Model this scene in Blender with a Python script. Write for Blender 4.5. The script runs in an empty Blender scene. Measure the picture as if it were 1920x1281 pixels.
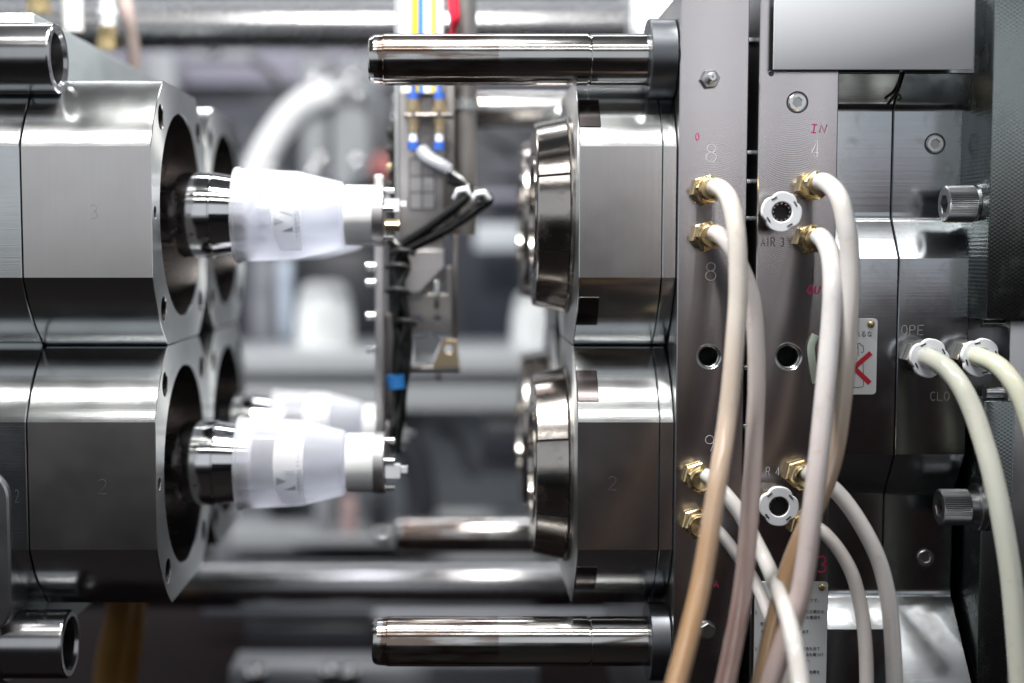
import bpy, bmesh, math, random
from mathutils import Vector, Matrix
random.seed(7)
PI = math.pi
SC = bpy.context.scene
COL = SC.collection

# ---------------------------------------------------------------- camera
F = 2490.0            # focal length in photo pixels (1920 wide)
D = 1.2               # metres from the lens to the plane of the mould fronts (y = 0)
CX, CY = 857.0, 640.5
TH = math.atan(0.0725)   # camera looks a little down
K = D / F
cam_d = bpy.data.cameras.new('camera')
cam = bpy.data.objects.new('camera', cam_d)
COL.objects.link(cam)
cam.location = (0, -D, 0)
cam.rotation_euler = (PI / 2 - TH, 0, 0)
cam_d.sensor_width = 36.0
cam_d.lens = 36.0 * F / 1920.0
cam_d.shift_x = (960.0 - CX) / 1920.0
cam_d.clip_start = 0.02
cam_d.clip_end = 60
cam_d.dof.use_dof = True
cam_d.dof.focus_distance = 1.205
cam_d.dof.aperture_fstop = 1.5
SC.camera = cam

# ---------------------------------------------------------------- light
world = bpy.data.worlds.new('World')
SC.world = world
world.use_nodes = True
bg = world.node_tree.nodes['Background']
bg.inputs[0].default_value = (0.84, 0.88, 0.93, 1)
bg.inputs[1].default_value = 0.80


def lamp(name, loc, target, sx, sy, power, col=(1, 0.98, 0.95)):
    d = bpy.data.lights.new(name, 'AREA')
    d.shape = 'RECTANGLE'
    d.size, d.size_y, d.energy, d.color = sx, sy, power, col
    o = bpy.data.objects.new(name, d)
    COL.objects.link(o)
    o.location = loc
    v = Vector(target) - Vector(loc)
    o.rotation_euler = v.to_track_quat('-Z', 'X' if False else 'Y').to_euler()
    return o


lamp('ceiling_lamp_front', (-0.1, -0.95, 1.75), (-0.1, 0.0, 0.0), 2.6, 0.07, 20)
lamp('ceiling_lamp_aisle', (0.1, -2.3, 2.3), (0.0, 0.0, 0.0), 2.8, 0.09, 13)
lamp('cup_fill_lamp', (-0.15, -0.16, 0.95), (-0.15, 0.12, -0.1), 0.46, 0.035, 36)  # unseen lamp added close above the cups to brighten them
lamp('ceiling_lamp_rear', (-0.3, 1.15, 1.6), (-0.3, 1.3, 0.0), 2.6, 0.14, 24, (0.96, 0.97, 1.0))
lamp('rear_fill_lamp', (-0.95, 0.95, -0.1), (0.0, 1.7, -0.45), 0.4, 0.3, 3.2, (0.95, 0.97, 1.0))  # unseen, added to lift the dark machinery below the conveyor
for k, (x, p_) in enumerate(((0.398, 0.10), (0.443, 0.07), (0.617, 0.13))):   # slim unseen strips, added for upright streaks on the edge plates
    o = lamp('streak_strip', (x, -1.0, 0.30), (x * 0.55, 0.0, 0.3), 0.010, 0.75, p_)
    o.rotation_euler = (PI / 2, 0, 0)

SC.render.engine = 'CYCLES'
SC.cycles.use_denoising = True
SC.cycles.max_bounces = 10
SC.cycles.glossy_bounces = 6
SC.cycles.transmission_bounces = 8
SC.cycles.transparent_max_bounces = 16
SC.cycles.sample_clamp_indirect = 6
SC.cycles.caustics_reflective = False
SC.cycles.caustics_refractive = False
SC.view_settings.view_transform = 'Standard'
SC.view_settings.look = 'None'
SC.view_settings.exposure = 0.0
SC.view_settings.gamma = 1.0


# ---------------------------------------------------------------- pixel -> place
def P(px, py, Y):
    dx = (px - CX) / F
    dy = -(py - CY) / F
    c, s = math.cos(TH), math.sin(TH)
    wy = c + dy * s
    wz = -s + dy * c
    t = (Y + D) / wy
    return Vector((t * dx, Y, t * wz))


def scale_at(px, py, Y):
    return (P(px + 1, py, Y) - P(px, py, Y)).length


# ---------------------------------------------------------------- materials
def nodes_of(name):
    m = bpy.data.materials.new(name)
    m.use_nodes = True
    nt = m.node_tree
    b = nt.nodes['Principled BSDF']
    return m, nt, b


def N(nt, typ, **kw):
    n = nt.nodes.new(typ)
    for k, v in kw.items():
        setattr(n, k, v)
    return n


def ramp(nt, src, p0, p1, c0, c1):
    r = N(nt, 'ShaderNodeValToRGB')
    r.color_ramp.elements[0].position = p0
    r.color_ramp.elements[1].position = p1
    r.color_ramp.elements[0].color = (*c0, 1) if len(c0) == 3 else c0
    r.color_ramp.elements[1].color = (*c1, 1) if len(c1) == 3 else c1
    nt.links.new(src, r.inputs[0])
    return r.outputs[0]


def g3(v):
    return (v, v, v)


def steel(name, col, rough, brush=None, bstr=0.15, bdist=0.0004, rvar=0.06, stain=None, stain_amt=0.5, stain_scale=14,
          aniso=0.0, taxis='Z', pits=0.0, coarse=0.0, cscale=0, bcon=0.2, hatch=0):
    """bare metal: stretched-noise tool marks, uneven sheen, optional stains and pits"""
    m, nt, b = nodes_of(name)
    L = nt.links
    tc = N(nt, 'ShaderNodeTexCoord')
    b.inputs['Metallic'].default_value = 1.0
    n1 = N(nt, 'ShaderNodeTexNoise')
    n1.inputs['Scale'].default_value = 9
    n1.inputs['Detail'].default_value = 6
    L.new(tc.outputs['Object'], n1.inputs['Vector'])
    base = ramp(nt, n1.outputs['Fac'], 0.3, 0.75, tuple(c * 0.88 for c in col), tuple(min(1, c * 1.06) for c in col))
    rr = N(nt, 'ShaderNodeMapRange')
    rr.inputs['To Min'].default_value = max(0.02, rough - rvar)
    rr.inputs['To Max'].default_value = rough + rvar
    n2 = N(nt, 'ShaderNodeTexNoise')
    n2.inputs['Scale'].default_value = 26
    n2.inputs['Detail'].default_value = 7
    L.new(tc.outputs['Object'], n2.inputs['Vector'])
    L.new(n2.outputs['Fac'], rr.inputs['Value'])
    rsock = rr.outputs[0]
    height = None
    if brush:
        mp = N(nt, 'ShaderNodeMapping')
        mp.inputs['Scale'].default_value = brush
        L.new(tc.outputs['Object'], mp.inputs['Vector'])
        nb = N(nt, 'ShaderNodeTexNoise')
        nb.inputs['Scale'].default_value = 1.0
        nb.inputs['Detail'].default_value = 5
        L.new(mp.outputs[0], nb.inputs['Vector'])
        height = nb.outputs['Fac']
        mb = N(nt, 'ShaderNodeMix', data_type='RGBA', blend_type='MULTIPLY')
        mb.inputs['Factor'].default_value = bcon
        L.new(base, mb.inputs['A'])
        L.new(ramp(nt, nb.outputs['Fac'], 0.25, 0.7, g3(0.72), g3(1.0)), mb.inputs['B'])
        base = mb.outputs['Result']
    if coarse:
        wv = N(nt, 'ShaderNodeTexWave', wave_type='BANDS', bands_direction='Z', wave_profile='SIN')
        wv.inputs['Scale'].default_value = cscale
        wv.inputs['Distortion'].default_value = 0.6
        wv.inputs['Detail'].default_value = 1
        wv.inputs['Detail Scale'].default_value = 0.3
        L.new(tc.outputs['Object'], wv.inputs['Vector'])
        ad = N(nt, 'ShaderNodeMath', operation='MULTIPLY_ADD')
        ad.inputs[1].default_value = coarse
        L.new(wv.outputs['Fac'], ad.inputs[0])
        if height is not None:
            L.new(height, ad.inputs[2])
        height = ad.outputs[0]
    if hatch:
        for sg in (1, -1):
            mp2 = N(nt, 'ShaderNodeMapping')
            mp2.inputs['Rotation'].default_value = (0, sg * math.radians(33), 0)
            L.new(tc.outputs['Object'], mp2.inputs['Vector'])
            wv = N(nt, 'ShaderNodeTexWave', wave_type='BANDS', bands_direction='Z')
            wv.inputs['Scale'].default_value = hatch
            wv.inputs['Distortion'].default_value = 0.4
            wv.inputs['Detail Scale'].default_value = 0.3
            L.new(mp2.outputs[0], wv.inputs['Vector'])
            ad = N(nt, 'ShaderNodeMath', operation='MULTIPLY_ADD')
            ad.inputs[1].default_value = 0.4
            L.new(wv.outputs['Fac'], ad.inputs[0])
            if height is not None:
                L.new(height, ad.inputs[2])
            height = ad.outputs[0]
    if pits:
        vo = N(nt, 'ShaderNodeTexNoise')
        vo.inputs['Scale'].default_value = 420
        vo.inputs['Detail'].default_value = 2
        L.new(tc.outputs['Object'], vo.inputs['Vector'])
        pr = ramp(nt, vo.outputs['Fac'], 0.58, 0.72, g3(0), g3(1))
        am = N(nt, 'ShaderNodeMath', operation='MULTIPLY_ADD')
        am.inputs[1].default_value = pits
        L.new(pr, am.inputs[0])
        if height is not None:
            L.new(height, am.inputs[2])
        height = am.outputs[0]
    if stain:
        ns = N(nt, 'ShaderNodeTexNoise')
        ns.inputs['Scale'].default_value = stain_scale
        ns.inputs['Detail'].default_value = 9
        ns.inputs['Roughness'].default_value = 0.68
        L.new(tc.outputs['Object'], ns.inputs['Vector'])
        fac = ramp(nt, ns.outputs['Fac'], 0.52, 0.72, g3(0), g3(stain_amt))
        ms = N(nt, 'ShaderNodeMix', data_type='RGBA')
        L.new(fac, ms.inputs['Factor'])
        L.new(base, ms.inputs['A'])
        ms.inputs['B'].default_value = (*stain, 1)
        base = ms.outputs['Result']
        ra = N(nt, 'ShaderNodeMath', operation='MULTIPLY_ADD')
        ra.inputs[1].default_value = 0.3
        L.new(fac, ra.inputs[0])
        L.new(rsock, ra.inputs[2])
        rsock = ra.outputs[0]
    L.new(base, b.inputs['Base Color'])
    L.new(rsock, b.inputs['Roughness'])
    if aniso:
        b.inputs['Anisotropic'].default_value = aniso
        tn = N(nt, 'ShaderNodeTangent', direction_type='RADIAL', axis=taxis)
        L.new(tn.outputs[0], b.inputs['Tangent'])
        b.inputs['Anisotropic Rotation'].default_value = 0.25
    if height is not None:
        bp = N(nt, 'ShaderNodeBump')
        bp.inputs['Strength'].default_value = bstr
        bp.inputs['Distance'].default_value = bdist
        L.new(height, bp.inputs['Height'])
        L.new(bp.outputs[0], b.inputs['Normal'])
    return m


def paint(name, col, rough=0.5, var=0.1, metallic=0.0, coat=0.0, sss=0.0, spec=0.5, nscale=30, bump=0.0):
    m, nt, b = nodes_of(name)
    L = nt.links
    tc = N(nt, 'ShaderNodeTexCoord')
    n1 = N(nt, 'ShaderNodeTexNoise')
    n1.inputs['Scale'].default_value = nscale
    n1.inputs['Detail'].default_value = 6
    L.new(tc.outputs['Object'], n1.inputs['Vector'])
    L.new(ramp(nt, n1.outputs['Fac'], 0.3, 0.75, tuple(max(0, c * (1 - var)) for c in col), tuple(min(1, c * (1 + var)) for c in col)),
          b.inputs['Base Color'])
    b.inputs['Roughness'].default_value = rough
    b.inputs['Metallic'].default_value = metallic
    b.inputs['Specular IOR Level'].default_value = spec
    b.inputs['Coat Weight'].default_value = coat
    if sss:
        b.inputs['Subsurface Weight'].default_value = sss
        b.inputs['Subsurface Radius'].default_value = (1, 0.65, 0.4)
        b.inputs['Subsurface Scale'].default_value = 0.006
    if bump:
        bp = N(nt, 'ShaderNodeBump')
        bp.inputs['Strength'].default_value = bump
        bp.inputs['Distance'].default_value = 0.0005
        L.new(n1.outputs['Fac'], bp.inputs['Height'])
        L.new(bp.outputs[0], b.inputs['Normal'])
    return m


def clear_plastic(name, tint, trans, rough, milky):
    """moulded polypropylene: partly see-through, partly scattering"""
    m, nt, b = nodes_of(name)
    L = nt.links
    out = nt.nodes['Material Output']
    b.inputs['Base Color'].default_value = (*tint, 1)
    b.inputs['Roughness'].default_value = rough
    b.inputs['IOR'].default_value = 1.45
    tl = N(nt, 'ShaderNodeBsdfTranslucent')
    tl.inputs[0].default_value = (*tint, 1)
    mx = N(nt, 'ShaderNodeMixShader')
    mx.inputs[0].default_value = milky
    L.new(b.outputs[0], mx.inputs[1])
    L.new(tl.outputs[0], mx.inputs[2])
    tr = N(nt, 'ShaderNodeBsdfTransparent')
    tr.inputs[0].default_value = (0.95, 0.96, 1.0, 1)
    fr = N(nt, 'ShaderNodeLayerWeight')
    fr.inputs[0].default_value = 0.35
    inv = N(nt, 'ShaderNodeMapRange')
    inv.inputs['To Min'].default_value = trans
    inv.inputs['To Max'].default_value = 0.05
    L.new(fr.outputs['Facing'], inv.inputs['Value'])
    m2 = N(nt, 'ShaderNodeMixShader')
    L.new(inv.outputs[0], m2.inputs[0])
    L.new(mx.outputs[0], m2.inputs[1])
    L.new(tr.outputs[0], m2.inputs[2])
    L.new(m2.outputs[0], out.inputs[0])
    return m


def flycut(name, col, rough, w, R, period, slope):
    """plate faced with a fly cutter: shallow arcs of feed marks across its width (object x = 0..w)"""
    m, nt, b = nodes_of(name)
    L = nt.links
    tc = N(nt, 'ShaderNodeTexCoord')
    sp = N(nt, 'ShaderNodeSeparateXYZ')
    L.new(tc.outputs['Object'], sp.inputs[0])

    def mt(op, a, b_=None, c=None):
        n = N(nt, 'ShaderNodeMath', operation=op)
        for i, v in enumerate((a, b_, c)):
            if v is None:
                continue
            if isinstance(v, (int, float)):
                n.inputs[i].default_value = v
            else:
                L.new(v, n.inputs[i])
        return n.outputs[0]
    n0 = N(nt, 'ShaderNodeTexNoise')
    n0.inputs['Scale'].default_value = 35
    n0.inputs['Detail'].default_value = 3
    L.new(tc.outputs['Object'], n0.inputs['Vector'])
    dx = mt('SUBTRACT', sp.outputs['X'], w / 2)
    arc_ = mt('SQRT', mt('MAXIMUM', mt('SUBTRACT', R * R, mt('MULTIPLY', dx, dx)), 1e-6))
    u = mt('SUBTRACT', sp.outputs['Z'], arc_)
    u = mt('MULTIPLY_ADD', n0.outputs['Fac'], period * 0.35, u)
    wave = mt('SINE', mt('MULTIPLY', u, 2 * PI / period))
    mp = N(nt, 'ShaderNodeMapping')
    mp.inputs['Scale'].default_value = (12, 12, 900)
    L.new(tc.outputs['Object'], mp.inputs['Vector'])
    nb = N(nt, 'ShaderNodeTexNoise')
    nb.inputs['Scale'].default_value = 1
    nb.inputs['Detail'].default_value = 4
    L.new(mp.outputs[0], nb.inputs['Vector'])
    nm = N(nt, 'ShaderNodeTexNoise')
    nm.inputs['Scale'].default_value = 7
    nm.inputs['Detail'].default_value = 7
    L.new(tc.outputs['Object'], nm.inputs['Vector'])
    amp = slope * period / (2 * PI)
    h = mt('MULTIPLY_ADD', nb.outputs['Fac'], 1.1, wave)
    bp = N(nt, 'ShaderNodeBump')
    bp.inputs['Strength'].default_value = 1.0
    bp.inputs['Distance'].default_value = amp
    L.new(h, bp.inputs['Height'])
    L.new(bp.outputs[0], b.inputs['Normal'])
    b.inputs['Metallic'].default_value = 1.0
    # smears of coolant and finger marks
    ns = N(nt, 'ShaderNodeTexNoise')
    ns.inputs['Scale'].default_value = 48
    ns.inputs['Detail'].default_value = 8
    ns.inputs['Roughness'].default_value = 0.7
    L.new(tc.outputs['Object'], ns.inputs['Vector'])
    sm = ramp(nt, ns.outputs['Fac'], 0.62, 0.80, g3(0), g3(0.5))
    base = ramp(nt, nm.outputs['Fac'], 0.3, 0.75, tuple(c * 0.86 for c in col), tuple(c * 1.05 for c in col))
    mx = N(nt, 'ShaderNodeMix', data_type='RGBA')
    L.new(sm, mx.inputs['Factor'])
    L.new(base, mx.inputs['A'])
    mx.inputs['B'].default_value = (0.30, 0.27, 0.25, 1)
    L.new(mx.outputs['Result'], b.inputs['Base Color'])
    L.new(mt('MULTIPLY_ADD', nm.outputs['Fac'], 0.12, rough - 0.06), b.inputs['Roughness'])
    return m


M = {}
M['turned'] = steel('turned_steel', (0.61, 0.63, 0.635), 0.175, brush=(6, 900, 900), bstr=0.10, pits=0.25, rvar=0.07)
M['ground'] = steel('ground_steel', (0.64, 0.615, 0.60), 0.22, brush=(300, 5, 5), bstr=0.07, rvar=0.05, bcon=0.10)
M['ringface'] = steel('lathe_faced_steel', (0.70, 0.72, 0.71), 0.36, aniso=0.85, taxis='X', brush=(5, 160, 160), bstr=0.03, rvar=0.05)
M['bore'] = steel('darkened_bore_steel', (0.20, 0.185, 0.18), 0.26, brush=(700, 8, 8), bstr=0.08)  # steel darkened: shade inside bores and screw holes put into the colour
M['chrome'] = steel('polished_chrome', (0.72, 0.72, 0.73), 0.06, rvar=0.03)
M['pin'] = steel('hardened_pin_steel', (0.60, 0.59, 0.57), 0.17, brush=(4, 500, 500), bstr=0.05, stain=(0.10, 0.065, 0.05), stain_amt=0.75, stain_scale=9)
def rust_on_pin(m):
    """oily brown deposit: a ragged ring near the tip and a long patch along the pin (object x runs from the tip)"""
    nt = m.node_tree
    L = nt.links
    b = nt.nodes['Principled BSDF']
    tc = N(nt, 'ShaderNodeTexCoord')
    sp = N(nt, 'ShaderNodeSeparateXYZ')
    L.new(tc.outputs['Object'], sp.inputs[0])
    ns = N(nt, 'ShaderNodeTexNoise')
    mp = N(nt, 'ShaderNodeMapping')
    mp.inputs['Scale'].default_value = (18, 130, 130)
    L.new(tc.outputs['Object'], mp.inputs['Vector'])
    ns.inputs['Scale'].default_value = 1
    ns.inputs['Detail'].default_value = 8
    L.new(mp.outputs[0], ns.inputs['Vector'])
    cr = N(nt, 'ShaderNodeValToRGB')
    els = cr.color_ramp.elements
    els[0].position, els[1].position = 0.0, 1.0
    els[0].color, els[1].color = (0.30,) * 3 + (1,), (0.10,) * 3 + (1,)
    for p_, v in ((0.030, 0.25), (0.045, 0.62), (0.060, 0.50), (0.075, 0.40), (0.40, 0.42), (0.47, 0.40), (0.48, 0.15)):
        e = els.new(p_)
        e.color = (v, v, v, 1)
    mr = N(nt, 'ShaderNodeMapRange')
    mr.inputs['From Max'].default_value = 0.25
    L.new(sp.outputs['X'], mr.inputs['Value'])
    L.new(mr.outputs[0], cr.inputs[0])
    ad = N(nt, 'ShaderNodeMath', operation='ADD')
    L.new(cr.outputs[0], ad.inputs[0])
    L.new(ns.outputs['Fac'], ad.inputs[1])
    fac = ramp(nt, ad.outputs[0], 0.80, 1.25, g3(0), g3(0.8))
    old = b.inputs['Base Color'].links[0].from_socket
    mx = N(nt, 'ShaderNodeMix', data_type='RGBA')
    L.new(fac, mx.inputs['Factor'])
    L.new(old, mx.inputs['A'])
    mx.inputs['B'].default_value = (0.16, 0.09, 0.06, 1)
    L.new(mx.outputs['Result'], b.inputs['Base Color'])


M['pin'] = steel('hardened_pin_steel', (0.58, 0.57, 0.56), 0.13, brush=(4, 500, 500), bstr=0.05)
rust_on_pin(M['pin'])
M['bushing'] = steel('bushing_steel', (0.46, 0.46, 0.47), 0.20, brush=(500, 8, 8), bstr=0.05)
M['ring'] = steel('oiled_chrome_ring', (0.47, 0.44, 0.41), 0.17, brush=(40, 40, 40), bstr=0.25, bdist=0.0012, stain=(0.11, 0.075, 0.05), stain_amt=0.8, stain_scale=30, rvar=0.06)
M['plate'] = flycut('fly_cut_plate_steel', (0.56, 0.535, 0.55), 0.20, 0.061, 0.046, 0.0016, 0.035)
M['plate_side'] = steel('plate_edge_steel', (0.42, 0.42, 0.43), 0.3, brush=(8, 8, 500), bstr=0.1)
M['carrier'] = steel('milled_block_steel', (0.42, 0.445, 0.47), 0.18, brush=(8, 400, 400), bstr=0.07, pits=0.2, rvar=0.07,
                     stain=(0.20, 0.17, 0.14), stain_amt=0.4, stain_scale=20)
M['platen'] = steel('cast_platen_steel', (0.21, 0.235, 0.235), 0.25, bstr=0.22, hatch=105, stain=(0.2, 0.19, 0.17), stain_amt=0.5, stain_scale=25)
M['socket'] = steel('screw_steel', (0.42, 0.42, 0.43), 0.3, rvar=0.08)
M['zinc'] = steel('zinc_plated_steel', (0.66, 0.68, 0.68), 0.25, rvar=0.08)
M['nickel'] = steel('nickel_plated_brass', (0.60, 0.56, 0.48), 0.17, rvar=0.05)
M['brass'] = steel('brass', (0.66, 0.52, 0.28), 0.24, rvar=0.08, stain=(0.35, 0.20, 0.07), stain_amt=0.55, stain_scale=90)
M['dullbrass'] = steel('dull_brass', (0.52, 0.42, 0.28), 0.4, rvar=0.08)
M['alu'] = steel('anodised_aluminium', (0.62, 0.60, 0.60), 0.42, brush=(20, 20, 300), bstr=0.06)
M['alu_dark'] = steel('dark_aluminium', (0.34, 0.32, 0.31), 0.4, rvar=0.08)
M['bar'] = steel('tie_bar_steel', (0.27, 0.27, 0.28), 0.27, brush=(4, 200, 200), bstr=0.04)
M['blackox'] = paint('black_oxide_steel', (0.022, 0.021, 0.022), 0.34, 0.3, spec=0.6)
M['collar'] = steel('blued_collar_steel', (0.15, 0.16, 0.175), 0.36)
M['capsteel'] = steel('black_screw_steel', (0.36, 0.37, 0.38), 0.30)
M['keysteel'] = steel('dark_key_steel', (0.13, 0.115, 0.115), 0.16)
M['dark'] = paint('dark_hole', (0.012, 0.012, 0.013), 0.6)
M['rubber'] = paint('black_cable_sheath', (0.008, 0.009, 0.009), 0.22, 0.3, spec=0.6, nscale=60)
M['tie'] = paint('black_nylon', (0.012, 0.012, 0.012), 0.5)
M['blue'] = paint('blue_plastic', (0.03, 0.10, 0.42), 0.4)
M['blue2'] = paint('light_blue_plastic', (0.03, 0.20, 0.55), 0.4)
M['whiteplastic'] = paint('white_acetal', (0.80, 0.81, 0.82), 0.32, 0.03, sss=0.15)
M['cap'] = paint('white_collet_plastic', (0.78, 0.80, 0.84), 0.35, 0.03)
M['tubewhite'] = paint('white_tube', (0.8, 0.8, 0.78), 0.4, 0.05)
M['tubeyellow'] = paint('yellow_tube', (0.75, 0.55, 0.04), 0.4, 0.05)
M['tubeblue'] = paint('blue_tube', (0.05, 0.18, 0.62), 0.4, 0.05)
M['tubered'] = paint('red_tube', (0.72, 0.02, 0.05), 0.4, 0.05)
M['cup'] = clear_plastic('clear_polypropylene', (0.95, 0.96, 0.985), 0.71, 0.10, 0.62)
M['label'] = clear_plastic('white_label_film', (0.95, 0.95, 0.95), 0.08, 0.25, 0.55)
M['print'] = paint('grey_blue_ink', (0.52, 0.57, 0.65), 0.4, 0.05)
M['sign'] = paint('enamelled_sign', (0.62, 0.63, 0.64), 0.38, 0.05, nscale=12)
M['card'] = paint('grey_card', (0.45, 0.465, 0.495), 0.8, 0.01, nscale=3, spec=0.15)
M['ink'] = paint('black_ink', (0.02, 0.02, 0.025), 0.5)
M['redink'] = paint('red_ink', (0.52, 0.012, 0.03), 0.45)
M['marker'] = paint('pink_marker', (0.62, 0.02, 0.15), 0.5, 0.3, nscale=400)
M['engrave'] = paint('engraved_edge', (0.60, 0.60, 0.62), 0.3, 0.2, nscale=900)
M['engrave_faint'] = steel('scribed_steel', (0.42, 0.41, 0.40), 0.4)
M['engrave_mid'] = paint('worn_stamp_edge', (0.30, 0.29, 0.27), 0.35, 0.5, nscale=500)
M['engrave_dark'] = paint('stamped_groove', (0.05, 0.045, 0.045), 0.5)
M['film'] = clear_plastic('sticky_film', (0.62, 0.70, 0.60), 0.35, 0.15, 0.2)
M['floor'] = paint('factory_floor', (0.010, 0.008, 0.008), 0.7, 0.2, nscale=2, spec=0.1)
M['ceiling'] = paint('hall_ceiling', (0.68, 0.70, 0.72), 0.8, 0.1, nscale=1, spec=0.1)
M['bed'] = paint('machine_bed_paint', (0.008, 0.004, 0.0045), 0.6, 0.2, nscale=4, spec=0.1)
M['backlav'] = paint('pale_cabinet_paint', (0.30, 0.29, 0.36), 0.5, 0.08, nscale=2)
M['backslate'] = paint('slate_cabinet_paint', (0.075, 0.082, 0.10), 0.5, 0.15, nscale=3)
M['backgrey'] = paint('grey_frame_paint', (0.24, 0.25, 0.275), 0.45, 0.08, nscale=3)
M['backpale'] = paint('pale_rail_paint', (0.37, 0.39, 0.41), 0.4, 0.06, nscale=3)
M['backnavy'] = paint('navy_door_paint', (0.035, 0.04, 0.055), 0.45, 0.2, nscale=3)
M['backmid'] = paint('mid_grey_casting_paint', (0.55, 0.59, 0.63), 0.45, 0.12, nscale=3)
M['backdark'] = paint('charcoal_housing', (0.025, 0.027, 0.035), 0.4, 0.2, nscale=3)
M['milkhose'] = paint('white_hose_rubber', (0.85, 0.86, 0.88), 0.35, 0.03)
M['whiteblock'] = paint('white_block_paint', (0.78, 0.77, 0.76), 0.5, 0.05, nscale=2)
M['milk'] = paint('milky_plastic', (0.66, 0.68, 0.68), 0.3, 0.02, sss=0.2)
M['maroon'] = paint('maroon_panel', (0.030, 0.011, 0.010), 0.45, 0.1, nscale=3)
M['redrail'] = paint('red_rail', (0.5, 0.02, 0.03), 0.4)
M['ochre'] = paint('ochre_tube', (0.30, 0.16, 0.045), 0.4, 0.15)
M['teal'] = steel('left_platen_steel', (0.64, 0.69, 0.69), 0.42, brush=(8, 8, 300), bstr=0.06)


def hose_mat(name, col, low=None, span=0.35):
    """milky nylon tube, grubby, its colour turning to low further down"""
    m, nt, b = nodes_of(name)
    L = nt.links
    tc = N(nt, 'ShaderNodeTexCoord')
    sp = N(nt, 'ShaderNodeSeparateXYZ')
    L.new(tc.outputs['Object'], sp.inputs[0])
    n1 = N(nt, 'ShaderNodeTexNoise')
    n1.inputs['Scale'].default_value = 22
    n1.inputs['Detail'].default_value = 6
    L.new(tc.outputs['Object'], n1.inputs['Vector'])
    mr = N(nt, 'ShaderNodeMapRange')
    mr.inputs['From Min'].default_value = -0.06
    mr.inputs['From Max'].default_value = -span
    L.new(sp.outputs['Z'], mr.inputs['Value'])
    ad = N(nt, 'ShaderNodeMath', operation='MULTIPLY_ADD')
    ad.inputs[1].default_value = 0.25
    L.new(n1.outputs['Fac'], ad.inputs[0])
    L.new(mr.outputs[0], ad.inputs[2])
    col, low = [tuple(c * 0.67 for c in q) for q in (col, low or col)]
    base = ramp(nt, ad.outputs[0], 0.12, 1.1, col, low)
    n2 = N(nt, 'ShaderNodeTexNoise')
    n2.inputs['Scale'].default_value = 70
    n2.inputs['Detail'].default_value = 9
    n2.inputs['Roughness'].default_value = 0.75
    L.new(tc.outputs['Object'], n2.inputs['Vector'])
    mx = N(nt, 'ShaderNodeMix', data_type='RGBA', blend_type='MULTIPLY')
    L.new(ramp(nt, n2.outputs['Fac'], 0.56, 0.75, g3(0), g3(0.45)), mx.inputs['Factor'])
    L.new(base, mx.inputs['A'])
    mx.inputs['B'].default_value = (0.62, 0.52, 0.40, 1)
    L.new(mx.outputs['Result'], b.inputs['Base Color'])
    L.new(ramp(nt, n2.outputs['Fac'], 0.35, 0.75, g3(0.10), g3(0.26)), b.inputs['Roughness'])
    b.inputs['Subsurface Weight'].default_value = 0.75
    b.inputs['Subsurface Radius'].default_value = (1, 0.6, 0.35)
    b.inputs['Subsurface Scale'].default_value = 0.007
    b.inputs['Coat Weight'].default_value = 0.4
    b.inputs['Coat Roughness'].default_value = 0.06
    return m


# ---------------------------------------------------------------- mesh helpers
def finish(me, angle=35):
    me.polygons.foreach_set('use_smooth', [True] * len(me.polygons))
    me.set_sharp_from_angle(angle=math.radians(angle))
    me.update()
    return me


def mesh(name, verts, faces, angle=35):
    me = bpy.data.meshes.new(name)
    me.from_pydata([tuple(v) for v in verts], [], faces)
    bm = bmesh.new()
    bm.from_mesh(me)
    bmesh.ops.recalc_face_normals(bm, faces=bm.faces)
    bm.to_mesh(me)
    bm.free()
    return finish(me, angle)


AX = {'x': Matrix(((0, 0, 1, 0), (1, 0, 0, 0), (0, 1, 0, 0), (0, 0, 0, 1))),      # profile (a,b,c) -> (Y,Z,X)
      'f': Matrix(((1, 0, 0, 0), (0, 0, -1, 0), (0, 1, 0, 0), (0, 0, 0, 1))),     # seen from the camera, c comes towards it
      'z': Matrix.Identity(4)}


def slab(outer, holes, depth, axis='f', bevel=0.0, angle=14, bres=0):
    """outline with holes, extruded from 0 to depth"""
    cu = bpy.data.curves.new('outline', 'CURVE')
    cu.dimensions = '2D'
    cu.fill_mode = 'BOTH'
    cu.extrude = max(1e-5, depth / 2 - bevel)
    cu.bevel_depth = bevel
    cu.bevel_resolution = bres
    cu.offset = -bevel
    for ring in [outer] + list(holes):
        s = cu.splines.new('POLY')
        s.points.add(len(ring) - 1)
        for p, q in zip(s.points, ring):
            p.co = (q[0], q[1], 0, 1)
        s.use_cyclic_u = True
    o = bpy.data.objects.new('outline', cu)
    COL.objects.link(o)
    dg = bpy.context.evaluated_depsgraph_get()
    me = bpy.data.meshes.new_from_object(o.evaluated_get(dg))
    bpy.data.objects.remove(o)
    bpy.data.curves.remove(cu)
    bm = bmesh.new()
    bm.from_mesh(me)
    bmesh.ops.remove_doubles(bm, verts=bm.verts, dist=1e-6)
    bmesh.ops.translate(bm, verts=bm.verts, vec=(0, 0, depth / 2))
    bmesh.ops.transform(bm, matrix=AX[axis], verts=bm.verts)
    bmesh.ops.recalc_face_normals(bm, faces=bm.faces)
    bm.to_mesh(me)
    bm.free()
    me.materials.clear()
    return finish(me, angle)


def circle(r, n=48, cx=0, cy=0, a0=0):
    return [(cx + r * math.cos(a0 + 2 * PI * i / n), cy + r * math.sin(a0 + 2 * PI * i / n)) for i in range(n)]


def rrect(x0, y0, x1, y1, r, n=5):
    pts = []
    for cx, cy, a in ((x1 - r, y1 - r, 0), (x0 + r, y1 - r, PI / 2), (x0 + r, y0 + r, PI), (x1 - r, y0 + r, 1.5 * PI)):
        for i in range(n + 1):
            t = a + PI / 2 * i / n
            pts.append((cx + r * math.cos(t), cy + r * math.sin(t)))
    return pts


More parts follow.
